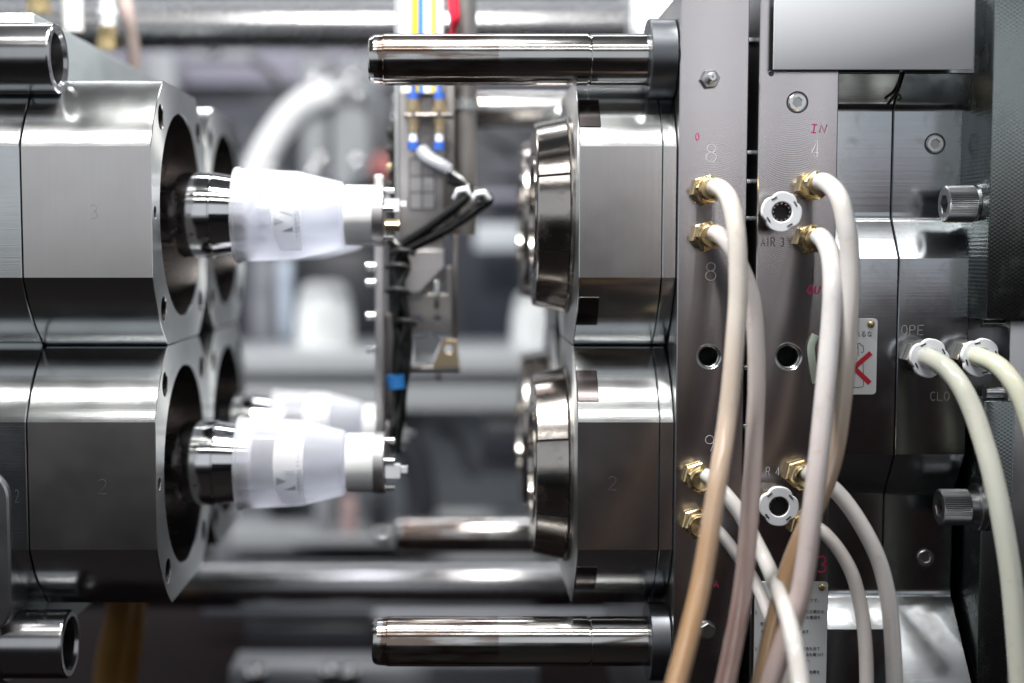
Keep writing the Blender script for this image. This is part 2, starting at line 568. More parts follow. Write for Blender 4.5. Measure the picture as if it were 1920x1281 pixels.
def lathe_vf(prof, segs=48, a0=0.0):
    """(axial, radius) profile turned about local z"""
    v, f = [], []
    for (z, r) in prof:
        for i in range(segs):
            a = a0 + 2 * PI * i / segs
            v.append((r * math.cos(a), r * math.sin(a), z))
    for j in range(len(prof) - 1):
        for i in range(segs):
            k = (i + 1) % segs
            f.append((j * segs + i, j * segs + k, (j + 1) * segs + k, (j + 1) * segs + i))
    if prof[0][1] > 1e-6:
        f.append(tuple(range(segs - 1, -1, -1)))
    if prof[-1][1] > 1e-6:
        f.append(tuple((len(prof) - 1) * segs + i for i in range(segs)))
    return v, f


def lathe(name, prof, segs=48, axis='x', angle=20, a0=0.0, closed=False):
    v, f = lathe_vf(prof, segs, a0)
    if closed:
        f = f[:-2] if prof[0][1] > 1e-6 and prof[-1][1] > 1e-6 else f
        n = len(prof)
        for i in range(segs):
            k = (i + 1) % segs
            f.append(((n - 1) * segs + i, (n - 1) * segs + k, k, i))
    v = [AX[axis] @ Vector(p) for p in v]
    return mesh(name, v, f, angle)


def join_vf(parts):
    V, Fc = [], []
    for v, f in parts:
        o = len(V)
        V += list(v)
        Fc += [tuple(i + o for i in q) for q in f]
    return V, Fc


def box_vf(x0, x1, y0, y1, z0, z1):
    v = [(x0, y0, z0), (x1, y0, z0), (x1, y1, z0), (x0, y1, z0), (x0, y0, z1), (x1, y0, z1), (x1, y1, z1), (x0, y1, z1)]
    return v, [(0, 3, 2, 1), (4, 5, 6, 7), (0, 1, 5, 4), (1, 2, 6, 5), (2, 3, 7, 6), (3, 0, 4, 7)]


def box(name, x0, x1, y0, y1, z0, z1, bev=0.0):
    me = mesh(name, *box_vf(min(x0, x1), max(x0, x1), min(y0, y1), max(y0, y1), min(z0, z1), max(z0, z1)))
    if bev:
        bm = bmesh.new()
        bm.from_mesh(me)
        bmesh.ops.bevel(bm, geom=list(bm.edges), offset=bev, segments=2, affect='EDGES', profile=0.5)
        bm.to_mesh(me)
        bm.free()
        finish(me, 50)
    return me


def catmull(pts, n=10):
    pts = [Vector(p) for p in pts]
    q = [pts[0] * 2 - pts[1]] + pts + [pts[-1] * 2 - pts[-2]]
    out = []
    for i in range(1, len(q) - 2):
        a, b, c, d = q[i - 1], q[i], q[i + 1], q[i + 2]
        for k in range(n):
            t = k / n
            out.append(0.5 * ((2 * b) + (c - a) * t + (2 * a - 5 * b + 4 * c - d) * t * t + (3 * b - a - 3 * c + d) * t ** 3))
    out.append(pts[-1])
    return out


def tube_vf(pts, r, segs=16, flat=1.0):
    pts = [Vector(p) for p in pts]
    n = len(pts)
    T = [(pts[min(i + 1, n - 1)] - pts[max(i - 1, 0)]).normalized() for i in range(n)]
    up = Vector((0, 1, 0)) if abs(T[0].y) < 0.9 else Vector((1, 0, 0))
    nrm = (up - T[0] * up.dot(T[0])).normalized()
    v, f = [], []
    for i in range(n):
        nrm = (nrm - T[i] * nrm.dot(T[i])).normalized()
        bi = T[i].cross(nrm)
        rr = r[i] if isinstance(r, (list, tuple)) else r
        for k in range(segs):
            a = 2 * PI * k / segs
            v.append(pts[i] + nrm * (rr * math.cos(a) * flat) + bi * (rr * math.sin(a)))
    for i in range(n - 1):
        for k in range(segs):
            m = (k + 1) % segs
            f.append((i * segs + k, i * segs + m, (i + 1) * segs + m, (i + 1) * segs + k))
    f.append(tuple(range(segs - 1, -1, -1)))
    f.append(tuple((n - 1) * segs + k for k in range(segs)))
    return v, f


def tube(name, pts, r, segs=16, smooth=10, flat=1.0):
    p = catmull(pts, smooth) if smooth else pts
    return mesh(name, *tube_vf(p, r, segs, flat), angle=50)


# ---------------------------------------------------------------- object helpers
def thing(name, label, cat, loc=(0, 0, 0), group=None):
    o = bpy.data.objects.new(name, None)
    o.empty_display_size = 0.02
    COL.objects.link(o)
    o.location = loc
    o['label'] = label
    o['category'] = cat
    if group:
        o['group'] = group
    return o


def wloc(o):
    v = Vector((0, 0, 0))
    while o is not None:
        v += o.location
        o = o.parent
    return v


def obj(name, me, mat, parent=None, loc=(0, 0, 0), rot=None):
    """one mesh object; loc is a place in the world also when it has a parent"""
    o = bpy.data.objects.new(name, me)
    COL.objects.link(o)
    if mat is not None and not me.materials:
        me.materials.append(M[mat] if isinstance(mat, str) else mat)
    if parent is not None:
        o.parent = parent
        o.location = Vector(loc) - wloc(parent)
    else:
        o.location = loc
    if rot:
        o.rotation_euler = rot
    return o


def tag(o, label=None, cat=None, group=None, kind=None):
    if label:
        o['label'] = label
    if cat:
        o['category'] = cat
    if group:
        o['group'] = group
    if kind:
        o['kind'] = kind
    return o


def at(me, c):
    """move mesh so that the world point c becomes its origin"""
    me.transform(Matrix.Translation(-Vector(c)))
    return me


def pbox(name, x0, y0, x1, y1, Y, thick, mat, parent=None, bev=0.001):
    """a block whose front face covers a photo rectangle at depth Y"""
    a, b = P(x0, y0, Y), P(x1, y1, Y)
    a2, b2 = P(x0, y1, Y), P(x1, y0, Y)
    X0, X1 = (a.x + a2.x) / 2, (b.x + b2.x) / 2
    c = Vector(((X0 + X1) / 2, Y, b.z))
    me = box(name, X0 - c.x, X1 - c.x, 0, thick, 0, a.z - b.z, bev)
    return obj(name, me, mat, parent, c)


# stroke characters on a 1 x 1.6 cell: lists of polylines
def arc(cx, cy, rx, ry, a0, a1, n=12):
    return [(cx + rx * math.cos(math.radians(a0 + (a1 - a0) * i / n)), cy + ry * math.sin(math.radians(a0 + (a1 - a0) * i / n))) for i in range(n + 1)]


GL = {
    '8': [arc(.5, 1.2, .38, .36, 0, 360, 20), arc(.5, .42, .45, .42, 0, 360, 20)],
    '9': [arc(.5, 1.15, .42, .42, 0, 360, 20), [(.92, 1.15), (.85, .6), (.6, 0)]],
    '4': [[(.95, .45), (.05, .45), (.75, 1.6), (.75, 0)]],
    '3': [arc(.45, 1.2, .4, .38, 140, -80) + arc(.45, .42, .45, .42, 85, -140)],
    '2': [arc(.5, 1.15, .42, .42, 160, -40) + [(.05, 0), (.95, 0)]],
    'A': [[(0, 0), (.5, 1.6), (1, 0)], [(.18, .55), (.82, .55)]],
    'I': [[(.5, 0), (.5, 1.6)]],
    'i': [[(.1, 1.6), (.9, 1.6)], [(.5, 1.6), (.5, 0)], [(.1, 0), (.9, 0)]],
    'R': [[(.05, 0), (.05, 1.6), (.6, 1.6)] + arc(.6, 1.2, .35, .4, 90, -90) + [(.05, .8)], [(.55, .8), (1, 0)]],
    'N': [[(.05, 0), (.1, 1.6), (.8, 0), (.95, 1.6)]],
    'O': [arc(.5, .8, .45, .8, 0, 360, 20)],
    'U': [[(.05, 1.6), (.08, .4)] + arc(.5, .4, .42, .4, 180, 360) + [(.95, 1.6)]],
    'P': [[(.05, 0), (.05, 1.6), (.55, 1.6)] + arc(.55, 1.2, .38, .4, 90, -90) + [(.05, .8)]],
    'E': [[(.95, 0), (.05, 0), (.05, 1.6), (.95, 1.6)], [(.05, .8), (.8, .8)]],
    'C': [arc(.55, .8, .5, .8, 50, 310)],
    'L': [[(.05, 1.6), (.05, 0), (.9, 0)]],
    'a': [[(.1, 0), (.5, 1.3), (.9, 0)], [(.2, .4), (.9, .5)]],
}


def strokes(name, text, px, py, hpx, Y, mat, parent, w=0.00045, pitch=1.45, slant=0.0, wide=1.0):
    """scratched, stamped or written characters on a face that looks at the camera (top left corner at px, py)"""
    s = hpx / 1.6 * scale_at(px, py, Y)
    o = P(px, py + hpx, Y)
    parts = []
    x = 0.0
    for ch in text:
        if ch != ' ':
            for ln in GL[ch]:
                pts = [Vector(((x + q[0] * wide + slant * q[1]) * s, 0, q[1] * s)) for q in ln]
                parts.append(tube_vf(pts, w, 6, 0.45))
        x += pitch * wide
    me = mesh(name, *join_vf(parts), angle=60)
    return obj(name, me, mat, parent, o)


FONT = None


def text_mesh(name, body, size, thick=0.0001):
    cu = bpy.data.curves.new(name, 'FONT')
    cu.body = body
    cu.size = size
    cu.extrude = thick
    cu.resolution_u = 3
    o = bpy.data.objects.new(name, cu)
    COL.objects.link(o)
    dg = bpy.context.evaluated_depsgraph_get()
    me = bpy.data.meshes.new_from_object(o.evaluated_get(dg))
    bpy.data.objects.remove(o)
    bpy.data.curves.remove(cu)
    me.materials.clear()
    return me


def text_at(name, body, px, py, hpx, Y, mat, parent, squeeze=0.92):
    """flat print: px,py is the lower left corner of the line, hpx the height of a full-width character"""
    s = scale_at(px, py, Y)
    me = text_mesh(name, body, hpx * s)
    me.transform(AX['f'] @ Matrix.Diagonal((squeeze, 1, 1, 1)))
    return obj(name, me, mat, parent, P(px, py, Y))


# ================================================================ the setting
tag(obj('floor', box('floor', -14, 14, -14, 14, -0.02, 0), 'floor', None, (0, 0, -1.05)), kind='structure')
tag(obj('ceiling', box('ceiling', -4, 4, -4.2, 4, 0, 0.05), 'ceiling', None, (0, 0, 2.5)), kind='structure')  # unseen; put in to dim what the steel mirrors from above
bar_o = obj('unseen_panel', box('unseen_panel', 0.42, 3.5, -0.03, 0.03, 0, 1.16, 0.004), 'maroon', None, (0, -2.4, -1.05))  # unseen panel, added so the right-hand steel mirrors dark maroon
tag(bar_o, kind='structure')
rail = obj('rail', mesh('rail', *tube_vf([(0.42, 0, 0), (3.5, 0, 0)], 0.03, 16)), 'redrail', bar_o, (0, -2.4, 0.142))  # unseen red bar, added for a red line in the chrome

for x0, x1, z0, z1, y, mt in ((-4.5, -0.55, -0.36, -0.03, -3.0, 'whiteblock'), (-4.5, -0.55, -1.05, -0.365, -3.02, 'backdark'), (0.1, 0.8, -1.05, 0.26, -3.9, 'backdark')):  # unseen blocks added for pale and dark reflections in the steel
    tag(obj('reflection_block', box('reflection_block', x0, x1, -0.3, 0, z0, z1, 0.01), mt, None, (0, y, 0)), kind='structure')

# ================================================================ moulding blocks: shared numbers
ZC = (P(285, 398, 0).z, P(285, 912, 0).z)
PITCH = ZC[0] - ZC[1]
HH = PITCH / 2
YC = (0.132, 0.132 + PITCH)
RB = math.hypot(0.132, 0.059)
R_BORE = 0.0995
XL_FACE = P(285, 398, 0).x
XL_JOINT = P(40, 398, 0).x
XL_PLATEN = -0.45
XR_FACE = P(1086, 398, 0).x
XR_JOINT = P(1242, 398, 0).x
XR_PLATE = P(1269, 398, 0).x


def block_outline(row, gap=0.0003):
    """turned cylinder with four flats; coordinates are (depth, height) about its own centre"""
    fl = {'f': 0.132 if row == 0 else HH - gap, 'b': HH - gap if row == 0 else 0.132, 't': HH - gap, 'd': HH - gap}
    pts = []
    for i in range(240):
        a = 2 * PI * i / 240
        y, z = RB * math.cos(a), RB * math.sin(a)
        y = max(-fl['f'], min(fl['b'], y))
        z = max(-fl['d'], min(fl['t'], z))
        pts.append((y, z))
    # exact corners so that the flats end in clean edges
    out = []
    for p in pts:
        if not out or math.hypot(p[0] - out[-1][0], p[1] - out[-1][1]) > 1e-5:
            out.append(p)
    return out


def paint_flats(me, mats, test):
    """second material on the faces picked by test(normal, centre)"""
    for m in mats:
        me.materials.append(M[m])
    for p in me.polygons:
        p.material_index = test(p.normal, p.center)


def lab(o, t):
    o['label'] = t
    return o


# ---------------------------------------------------------------- left half: cores in their bored blocks
left = thing('core_mould', 'bare steel mould half with four round bored blocks and polished cores', 'mould', (XL_JOINT, 0.26, ZC[1] - HH))
holes45 = [(0.126 * math.cos(math.radians(a)), 0.126 * math.sin(math.radians(a))) for a in (45, 135, 225, 315)]
for row in (0, 1):
    ol = block_outline(row)
    hs = [circle(R_BORE, 96)] + [circle(0.0115, 24, *h) for h in holes45] + [circle(0.0055, 16, -0.119 if row == 0 else 0.119, 0)]
    me_b = slab(ol, hs, XL_FACE - XL_JOINT - 0.0005, 'x', 0.0007, 14)
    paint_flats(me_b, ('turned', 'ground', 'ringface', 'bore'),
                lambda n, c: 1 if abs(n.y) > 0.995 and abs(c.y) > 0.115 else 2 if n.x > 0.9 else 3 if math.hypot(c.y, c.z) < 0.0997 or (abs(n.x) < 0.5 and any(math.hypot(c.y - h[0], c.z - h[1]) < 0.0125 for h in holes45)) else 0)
    me_c = slab(ol, [], XL_JOINT - XL_PLATEN - 0.0008, 'x', 0.0007, 14)
    paint_flats(me_c, ('turned', 'ground'), lambda n, c: 0)
    for col in (0, 1):
        c = Vector((XL_JOINT + 0.0004, YC[row], ZC[col]))
        b = obj('core_block', me_b, None, left, c)
        obj('carrier', me_c, None, left, (XL_PLATEN, YC[row], ZC[col]))
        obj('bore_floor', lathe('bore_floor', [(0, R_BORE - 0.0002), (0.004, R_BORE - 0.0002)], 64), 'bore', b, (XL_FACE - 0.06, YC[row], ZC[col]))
        for h in holes45:
            obj('screw', lathe('screw', [(0, 0.0095), (0.010, 0.0095), (0.011, 0.0088), (0.011, 0.005), (0.004, 0.005), (0.004, 0)], 20), 'blackox', b,
                (XL_FACE - 0.040, YC[row] + h[0], ZC[col] + h[1]))
        # core: neck, polished body, taper that carries the cup
        x = [P(p, 405, YC[0]).x for p in (334, 345, 404, 472, 560, 640)]
        r = 0.0428
        prof = [(XL_FACE - 0.06, 0.030), (x[0] - 0.004, 0.030), (x[0], 0.036), (x[1] - 0.002, r - 0.0015), (x[1] + 0.0015, r), (x[2] - 0.0012, r), (x[2] - 0.0006, r - 0.0014), (x[2] + 0.0004, r - 0.0014), (x[2] + 0.001, r - 0.0006), (x[3] - 0.002, r - 0.0062), (x[3] + 0.001, r - 0.009), (x[3] + 0.001, 0)]
        prof = [(a - c.x, q) for a, q in prof]
        obj('core', lathe('core', prof, 96, angle=9), 'chrome', left, (c.x, YC[row], ZC[col]))

strokes('engraved_number', '3', 168, 384, 26, -0.00008, 'engrave_faint', left, 0.00022)
strokes('engraved_number', '2', 183, 898, 28, -0.00008, 'engrave_faint', left, 0.00016)
strokes('engraved_number', '2', 28, 918, 24, -0.00008, 'engrave_faint', left, 0.00018, wide=0.5)

# guide bushings, front and rear
YPIN = 0.03
zb_top, zb_low = P(110, 110, YPIN).z, P(133, 1207, YPIN).z
RBUSH = 0.032
for row, yb in ((0, YPIN), (1, 0.49)):
    for k, (zb, xf) in enumerate(((zb_top, P(111, 110, YPIN).x), (zb_low, P(133, 1207, YPIN).x))):
        xs = XL_PLATEN if k == 0 else xf - 0.058
        pr = [(xs - xf, RBUSH), (-0.003, RBUSH), (-0.0012, RBUSH - 0.0005), (0, RBUSH - 0.002), (0, RBUSH - 0.0065), (-0.003, RBUSH - 0.009),
              (-0.05, RBUSH - 0.009), (-0.05, 0)]
        obj('guide_bushing', lathe('guide_bushing', pr, 72, angle=10), 'bushing', left, (xf, yb, zb))
        if k == 1:
            obj('bushing_collar', lathe('bushing_collar', [(-0.05, 0.036), (-0.0015, 0.036), (0, 0.0345), (0, 0.030)], 48), 'bushing', left, (xf - 0.0575, yb, zb))
# backing platen of the moving side
zt = P(187, 84, 0.256).z
pl = obj('backing_plate', box('backing_plate', -0.25, 0, -0.205, 0.37, P(200, 1135, 0.2).z - zt, 0, 0.003), 'teal', left, (XL_JOINT - 0.0015, 0.26, zt))
# rounded clamp edge just inside the frame
a = P(15, 880, -0.004)
obj('clamp_plate', slab(rrect(-0.06, 0, 0, 0.155, 0.028, 8), [], 0.05, 'f', 0.002), 'plate_side', left, (a.x, 0.045, P(19, 1190, 0).z))

# ---------------------------------------------------------------- right half: cavity plate
right = thing('cavity_mould', 'steel mould half with chromed taper rings, guide pins and fly-cut edge plate', 'mould', (XR_PLATE, 0.26, ZC[1] - HH))
for row in (0, 1):
    ol = block_outline(row)
    me_b = slab(ol, [circle(0.05, 48)], XR_JOINT - XR_FACE - 0.0005, 'x', 0.0007, 14)
    paint_flats(me_b, ('turned', 'ground', 'ringface'),
                lambda n, c: 1 if abs(n.y) > 0.995 and abs(c.y) > 0.115 else 2 if n.x < -0.9 else 0)
    me_c = slab(ol, [], XR_PLATE - XR_JOINT - 0.0005, 'x', 0.0007, 14)
    paint_flats(me_c, ('turned', 'ground'), lambda n, c: 1 if abs(n.y) > 0.995 and abs(c.y) > 0.115 else 0)
    for col in (0, 1):
        c = Vector((XR_FACE, YC[row], ZC[col]))
        b = obj('cavity_block', me_b, None, right, c)
        obj('carrier', me_c, None, right, (XR_JOINT + 0.0002, YC[row], ZC[col]))
        # black keys let into the corner of the block
        for sg in (1, -1):
            rk = RB + 0.0009
            top, low = 0.1035, 0.0775
            arc_pts = []
            for i in range(7):
                hz = low + (top - low) * i / 6
                arc_pts.append((-math.sqrt(rk * rk - hz * hz), sg * hz))
            ko = arc_pts + [(-0.07, sg * top), (-0.07, sg * low)]
            obj('pry_key', slab(ko if sg < 0 else ko[::-1], [], 0.0195, 'x', 0.0006, 14), 'keysteel', b, (XR_FACE + 0.0006, YC[row], ZC[col]))
        # flange and segmented taper ring
        xr0 = P(999, 405, YC[0]).x - XR_FACE
        obj('ring_flange', lathe('ring_flange', [(0, 0.0985), (-0.0025, 0.0985), (-0.003, 0.098), (-0.004, 0.0965), (-0.0045, 0.0955), (-0.0045, 0.05), (0, 0.05)], 96, closed=True),
            'ring', b, c)
        obj('ring_core', lathe('ring_core', [(-0.004, 0.0945), (xr0 + 0.002, 0.0885), (xr0 + 0.002, 0.0602), (-0.004, 0.0602)], 64, closed=True), 'blackox', b, c)
        obj('cavity_rim', lathe('cavity_rim', [(xr0 + 0.002, 0.060), (xr0 - 0.001, 0.059), (xr0 - 0.001, 0.0495), (0.03, 0.046), (0.03, 0.06)], 64, closed=True), 'ring', b, c)
        for s in range(8):
            a0, a1 = math.radians(22.5 + 45 * s) + 0.013, math.radians(67.5 + 45 * s) - 0.013
            n = 12
            sec = [(-0.0048, 0.0962), (-0.0062, 0.0958), (xr0 + 0.0012, 0.0903), (xr0, 0.0893), (xr0, 0.0625), (-0.0048, 0.0625)]
            v, f = [], []
            for i in range(n + 1):
                t = a0 + (a1 - a0) * i / n
                for (xa, rr) in sec:
                    v.append((xa, rr * math.cos(t), rr * math.sin(t)))
            m = len(sec)
            for i in range(n):
                for j in range(m):
                    k = (j + 1) % m
                    f.append((i * m + j, i * m + k, (i + 1) * m + k, (i + 1) * m + j))
            f += [tuple(range(m)), tuple(n * m + j for j in range(m - 1, -1, -1))]
            obj('ring_segment', mesh('ring_segment', v, f, 10), 'ring', b, c)
strokes('engraved_number', '2', 1140, 893, 26, -0.00008, 'engrave_faint', right, 0.00014)

# guide pins with their collars
zp_top, zp_low = P(960, 112, YPIN).z, P(960, 1202, YPIN).z
RPIN = 0.0234
for row, yp in ((0, YPIN), (1, 0.49)):
    for k, zz in enumerate((zp_top, zp_low)):
        xt = P(692 if k == 0 else 699, 112 if k == 0 else 1202, YPIN).x
        xg = P(1103, 112 if k == 0 else 1202, YPIN).x - xt
        xe = XR_PLATE - xt
        pr = [(0, 0), (0, RPIN - 0.005), (0.0015, RPIN - 0.0028), (0.005, RPIN - 0.0012), (0.0135, RPIN - 0.0006), (0.0142, RPIN), (xg - 0.0012, RPIN),
              (xg - 0.001, RPIN - 0.0012), (xg + 0.001, RPIN - 0.0012), (xg + 0.002, RPIN - 0.0004), (xg + 0.012, RPIN - 0.0003), (xe - 0.0004, RPIN - 0.0003), (xe - 0.0004, 0)]
        pin = obj('guide_pin', lathe('guide_pin', pr, 96, angle=10), 'pin', right, (xt, yp, zz))
        xc = P(1213, 112 if k == 0 else 1202, YPIN).x - xt
        obj('collar', lathe('collar', [(xc, RPIN), (xc, 0.0355), (xc + 0.0008, 0.0363), (xe - 0.0012, 0.0363), (xe - 0.0012, RPIN)], 64, closed=True), 'collar', pin, (xt, yp, zz))

YP = -0.006           # faces of the two edge plates
ZT_R = P(1256, 0, 0.04).z
ZB_R = -0.56


def edge_plate(name, x0px, x1px, holes, parent):
    X0, X1 = P(x0px, 640, YP).x, P(x1px, 640, YP).x
    hs = [circle(r, 28, P(px, py, YP).x - X0, P(px, py, YP).z - ZB_R) for px, py, r in holes]
    me = slab([(0, 0), (X1 - X0, 0), (X1 - X0, ZT_R - ZB_R), (0, ZT_R - ZB_R)], hs, 0.045, 'f', 0.0009, 14)
    paint_flats(me, ('plate', 'plate_side'), lambda n, c: 0 if n.y < -0.7 else 1)
    o = obj(name, me, None, parent, (X0, YP + 0.045, ZB_R))
    # solid body behind the faced edge
    bk = obj('plate_body', box('plate_body', 0.0006, X1 - X0 - 0.0006, 0.001, 0.52, 0.0006, ZT_R - ZB_R - 0.0006), 'plate_side', o, (X0, YP + 0.045, ZB_R))
    for px, py, r in holes:
        q = P(px, py, YP)
        obj('thread_insert', lathe('thread_insert', [(0, r * 0.99), (0.0015, r * 0.86), (-0.0, r * 0.86)] and
            [(-0.0032, r * 0.995), (-0.004, r * 0.86), (-0.0055, r * 0.92), (-0.0075, r * 0.86), (-0.009, r * 0.92), (-0.011, r * 0.86), (-0.0125, r * 0.92),
             (-0.0145, r * 0.86), (-0.040, r * 0.8), (-0.040, r * 0.999)], 28, 'f', closed=True), 'zinc', o, q)
        obj('chamfer', lathe('chamfer', [(0.0001, r * 1.14), (0.0003, r * 1.13), (-0.0025, r * 0.90), (-0.003, r * 0.90), (-0.0005, r * 0.998)], 32, 'f', closed=True), 'zinc', o, q)
        obj('hole_floor', lathe('hole_floor', [(-0.038, 0), (-0.038, r * 0.8), (-0.041, r * 0.8)], 24, 'f'), 'dark', o, q)
    return o


edge_plate('edge_plate', 1269, 1396, [(1329, 669, 0.0102)], right)
manifold = thing('manifold_plate', 'narrow fly-cut steel plate stamped AIR 3 with hose fittings', 'plate', (P(1485, 640, 0).x, 0.2, ZB_R))
edge_plate('edge_plate', 1416, 1563, [(1478, 669, 0.0112)], manifold)
for py in (75, 286, 340, 410, 690, 800):
    c = P(1406, py, 0.012)
    obj('spacer', box('spacer', -0.007, 0.007, 0, 0.03, -0.002, 0.002, 0.0004), 'zinc', manifold, c)

# ---------------------------------------------------------------- fittings
HEX = lambda r0, r1, z0, z1: [(z0, 0), (z0, r0 * 0.94), (z0 + 0.001, r0), (z1 - 0.0012, r0), (z1, r1), (z1, 0)]
me_brass_base = lathe('hex_base', HEX(0.0155, 0.0140, 0, 0.010), 6, 'f', 20, 0.3)
me_brass_collar = lathe('collar', [(0.010, 0), (0.010, 0.0112), (0.0115, 0.0118), (0.0135, 0.0112), (0.0135, 0)], 32, 'f')
me_brass_nut = lathe('hex_nut', HEX(0.0142, 0.0122, 0.0135, 0.0255), 6, 'f', 20, 0.75)
me_brass_lip = lathe('lip', [(0.0252, 0), (0.0252, 0.0118), (0.0275, 0.0110), (0.0282, 0.0098), (0.0275, 0.0088), (0.026, 0)], 32, 'f')
for me in (me_brass_base, me_brass_collar, me_brass_nut, me_brass_lip):
    me.transform(Matrix.Diagonal((0.9, 0.95, 0.9, 1)))
    me.materials.append(M['brass'])


def brass_fitting(px, py, parent):
    q = P(px, py, YP)
    o = obj('brass_fitting', me_brass_base, None, parent, q)
    obj('collar', me_brass_collar, None, o, q)
    n = obj('hex_nut', me_brass_nut, None, o, q)
    n.rotation_euler.y = random.uniform(-0.5, 0.5)
    obj('lip', me_brass_lip, None, o, q)
    return o


for q in ((1322, 357), (1322, 443), (1306, 892), (1303, 977)):
    brass_fitting(*q, right)
for q in ((1520, 350), (1516, 449), (1496, 887), (1505, 985)):
    brass_fitting(*q, manifold)

me_push_hex = lathe('hex_base', HEX(0.0150, 0.0138, 0, 0.011), 6, 'f', 20, 0.2)
me_push_body = lathe('body', [(0.011, 0), (0.011, 0.0128), (0.013, 0.0134), (0.022, 0.0134), (0.0235, 0.0125), (0.0235, 0)], 36, 'f')
lob = []
for i in range(96):
    a = 2 * PI * i / 96
    w = abs(((a / (PI / 2)) % 1) - 0.5) * 2          # 0 in the middle of a lobe, 1 at the dips
    r = 0.0176 - 0.0021 * max(0, (w - 0.45) / 0.55) ** 1.5
    lob.append((r * math.cos(a), r * math.sin(a)))
me_push_cap = slab(lob, [circle(0.0088, 40)], 0.0055, 'f', 0.0007)
me_push_cap.transform(Matrix.Translation((0, -0.0245, 0)))
me_slot = mesh('slot', *box_vf(-0.0026, 0.0026, -0.0302, -0.0290, 0.0128, 0.0142))
me_throat = lathe('throat', [(0.0238, 0.0087), (0.0292, 0.0086), (0.0292, 0.0081), (0.0238, 0.0081)], 36, 'f', closed=True)
me_throat_floor = lathe('throat_floor', [(0.0236, 0), (0.0236, 0.009), (0.0242, 0.009), (0.0242, 0)], 30, 'f')
me_tooth = mesh('tooth', *box_vf(-0.0008, 0.0008, -0.0282, -0.0272, 0.0068, 0.0081))
for me, mt in ((me_push_hex, 'nickel'), (me_push_body, 'nickel'), (me_push_cap, 'cap'), (me_slot, 'ink'), (me_throat, 'dark'), (me_throat_floor, 'dark'), (me_tooth, 'nickel')):
    me.materials.append(M[mt])


def push_fitting(px, py, parent, Y=YP, roll=0.0, hose=False):
    q = P(px, py, Y)
    o = obj('push_fitting', me_push_hex, None, parent, q)
    obj('body', me_push_body, None, o, q)
    cpt = obj('release_collar', me_push_cap, None, o, q)
    cpt.rotation_euler.y = roll + PI / 4
    for i in range(4):
        s = obj('slot', me_slot, None, o, q)
        s.rotation_euler.y = roll + i * PI / 2 + PI / 4
    obj('throat', me_throat, None, o, q)
    obj('throat_floor', me_throat_floor, None, o, q)
    if not hose:
        for i in range(12):
            s = obj('tooth', me_tooth, None, o, q)
            s.rotation_euler.y = i * PI / 6
    return o


push_fitting(1451, 399, manifold, roll=0.25)
push_fitting(1446, 938, manifold, roll=0.1)

# grease nipple, hex screw and socket screws
q = P(1330, 149, YP)
gn = obj('grease_nipple', lathe('grease_nipple', HEX(0.0088, 0.008, 0, 0.006), 6, 'f', 20, 0.1), 'socket', right, q)
obj('tip', lathe('tip', [(0.006, 0.0045), (0.009, 0.0045), (0.011, 0.003), (0.013, 0.0045), (0.016, 0.0045), (0.018, 0.003), (0.018, 0.0012), (0.0165, 0)], 20, 'f'), 'zinc', gn, q)
q = P(1325, 1181, YP)
hs = obj('hex_screw', lathe('hex_screw', HEX(0.0076, 0.0068, 0, 0.0055), 6, 'f', 20, 0.5), 'zinc', right, q)
obj('washer', lathe('washer', [(0, 0.0074), (0.0012, 0.0082), (0.0012, 0)], 24, 'f'), 'zinc', hs, q)
hexh = circle(0.0042, 6, a0=0.3)
me_sock = slab(circle(0.0078, 36), [hexh], 0.006, 'f', 0.0006)
me_sock.materials.append(M['zinc'])
me_sockring = lathe('counterbore', [(0.0002, 0.0083), (0.0003, 0.0098), (-0.0004, 0.0099), (-0.0004, 0.0083)], 36, 'f', closed=True)
me_sockring.materials.append(M['blackox'])
me_sockfloor = lathe('socket_floor', [(0.0005, 0), (0.0005, 0.006), (0.0008, 0.006), (0.0008, 0)], 20, 'f')
me_sockfloor.materials.append(M['socket'])


def socket_screw(px, py, Y, parent):
    q = P(px, py, Y)
    o = obj('socket_screw', me_sock, None, parent, q + Vector((0, 0.0042, 0)))
    obj('counterbore', me_sockring, None, o, q)
    obj('socket_floor', me_sockfloor, None, o, q)
    return o


socket_screw(1495, 192, YP, manifold)
q = P(1446, 138, YP)
obj('oil_hole', lathe('oil_hole', [(0.0, 0), (0.0003, 0.0022), (0.0, 0.0026)], 18, 'f'), 'dark', manifold, q)

# stamped and hand-written marks
Yt = YP - 0.0001
for px, py, h in ((1323, 270, 34), (1322, 492, 34)):
    strokes('stamped_number', '8', px, py, h, Yt, 'engrave', right, 0.00035)
strokes('stamped_number', '9', 1321, 816, 30, Yt, 'engrave', right, 0.0003)
strokes('stamped_number', '4', 1521, 264, 31, Yt, 'engrave', manifold, 0.00035, wide=0.75)
strokes('stamped_number', '4', 1513, 503, 28, Yt, 'engrave_dark', manifold, 0.0003, wide=0.75)
strokes('stamped_lettering', 'AIR 3', 1427, 446, 16, Yt, 'engrave_dark', manifold, 0.00042, pitch=1.25, wide=0.72)
strokes('stamped_lettering', 'R 4', 1436, 876, 16, Yt, 'engrave', manifold, 0.0003, pitch=1.25, wide=0.72)
strokes('marker_writing', 'iN', 1519, 234, 15, Yt, 'marker', manifold, 0.0006, slant=0.12, pitch=1.35, wide=1.35)
strokes('marker_writing', 'OU', 1513, 537, 13, Yt, 'marker', manifold, 0.0008, slant=0.15, pitch=1.4, wide=1.2)
strokes('marker_writing', '3', 1531, 1043, 30, Yt, 'marker', manifold, 0.0008)
strokes('marker_writing', 'O', 1304, 250, 13, Yt, 'marker', right, 0.0005, wide=0.8)
strokes('marker_writing', 'a', 1338, 1086, 15, Yt, 'marker', right, 0.0007)

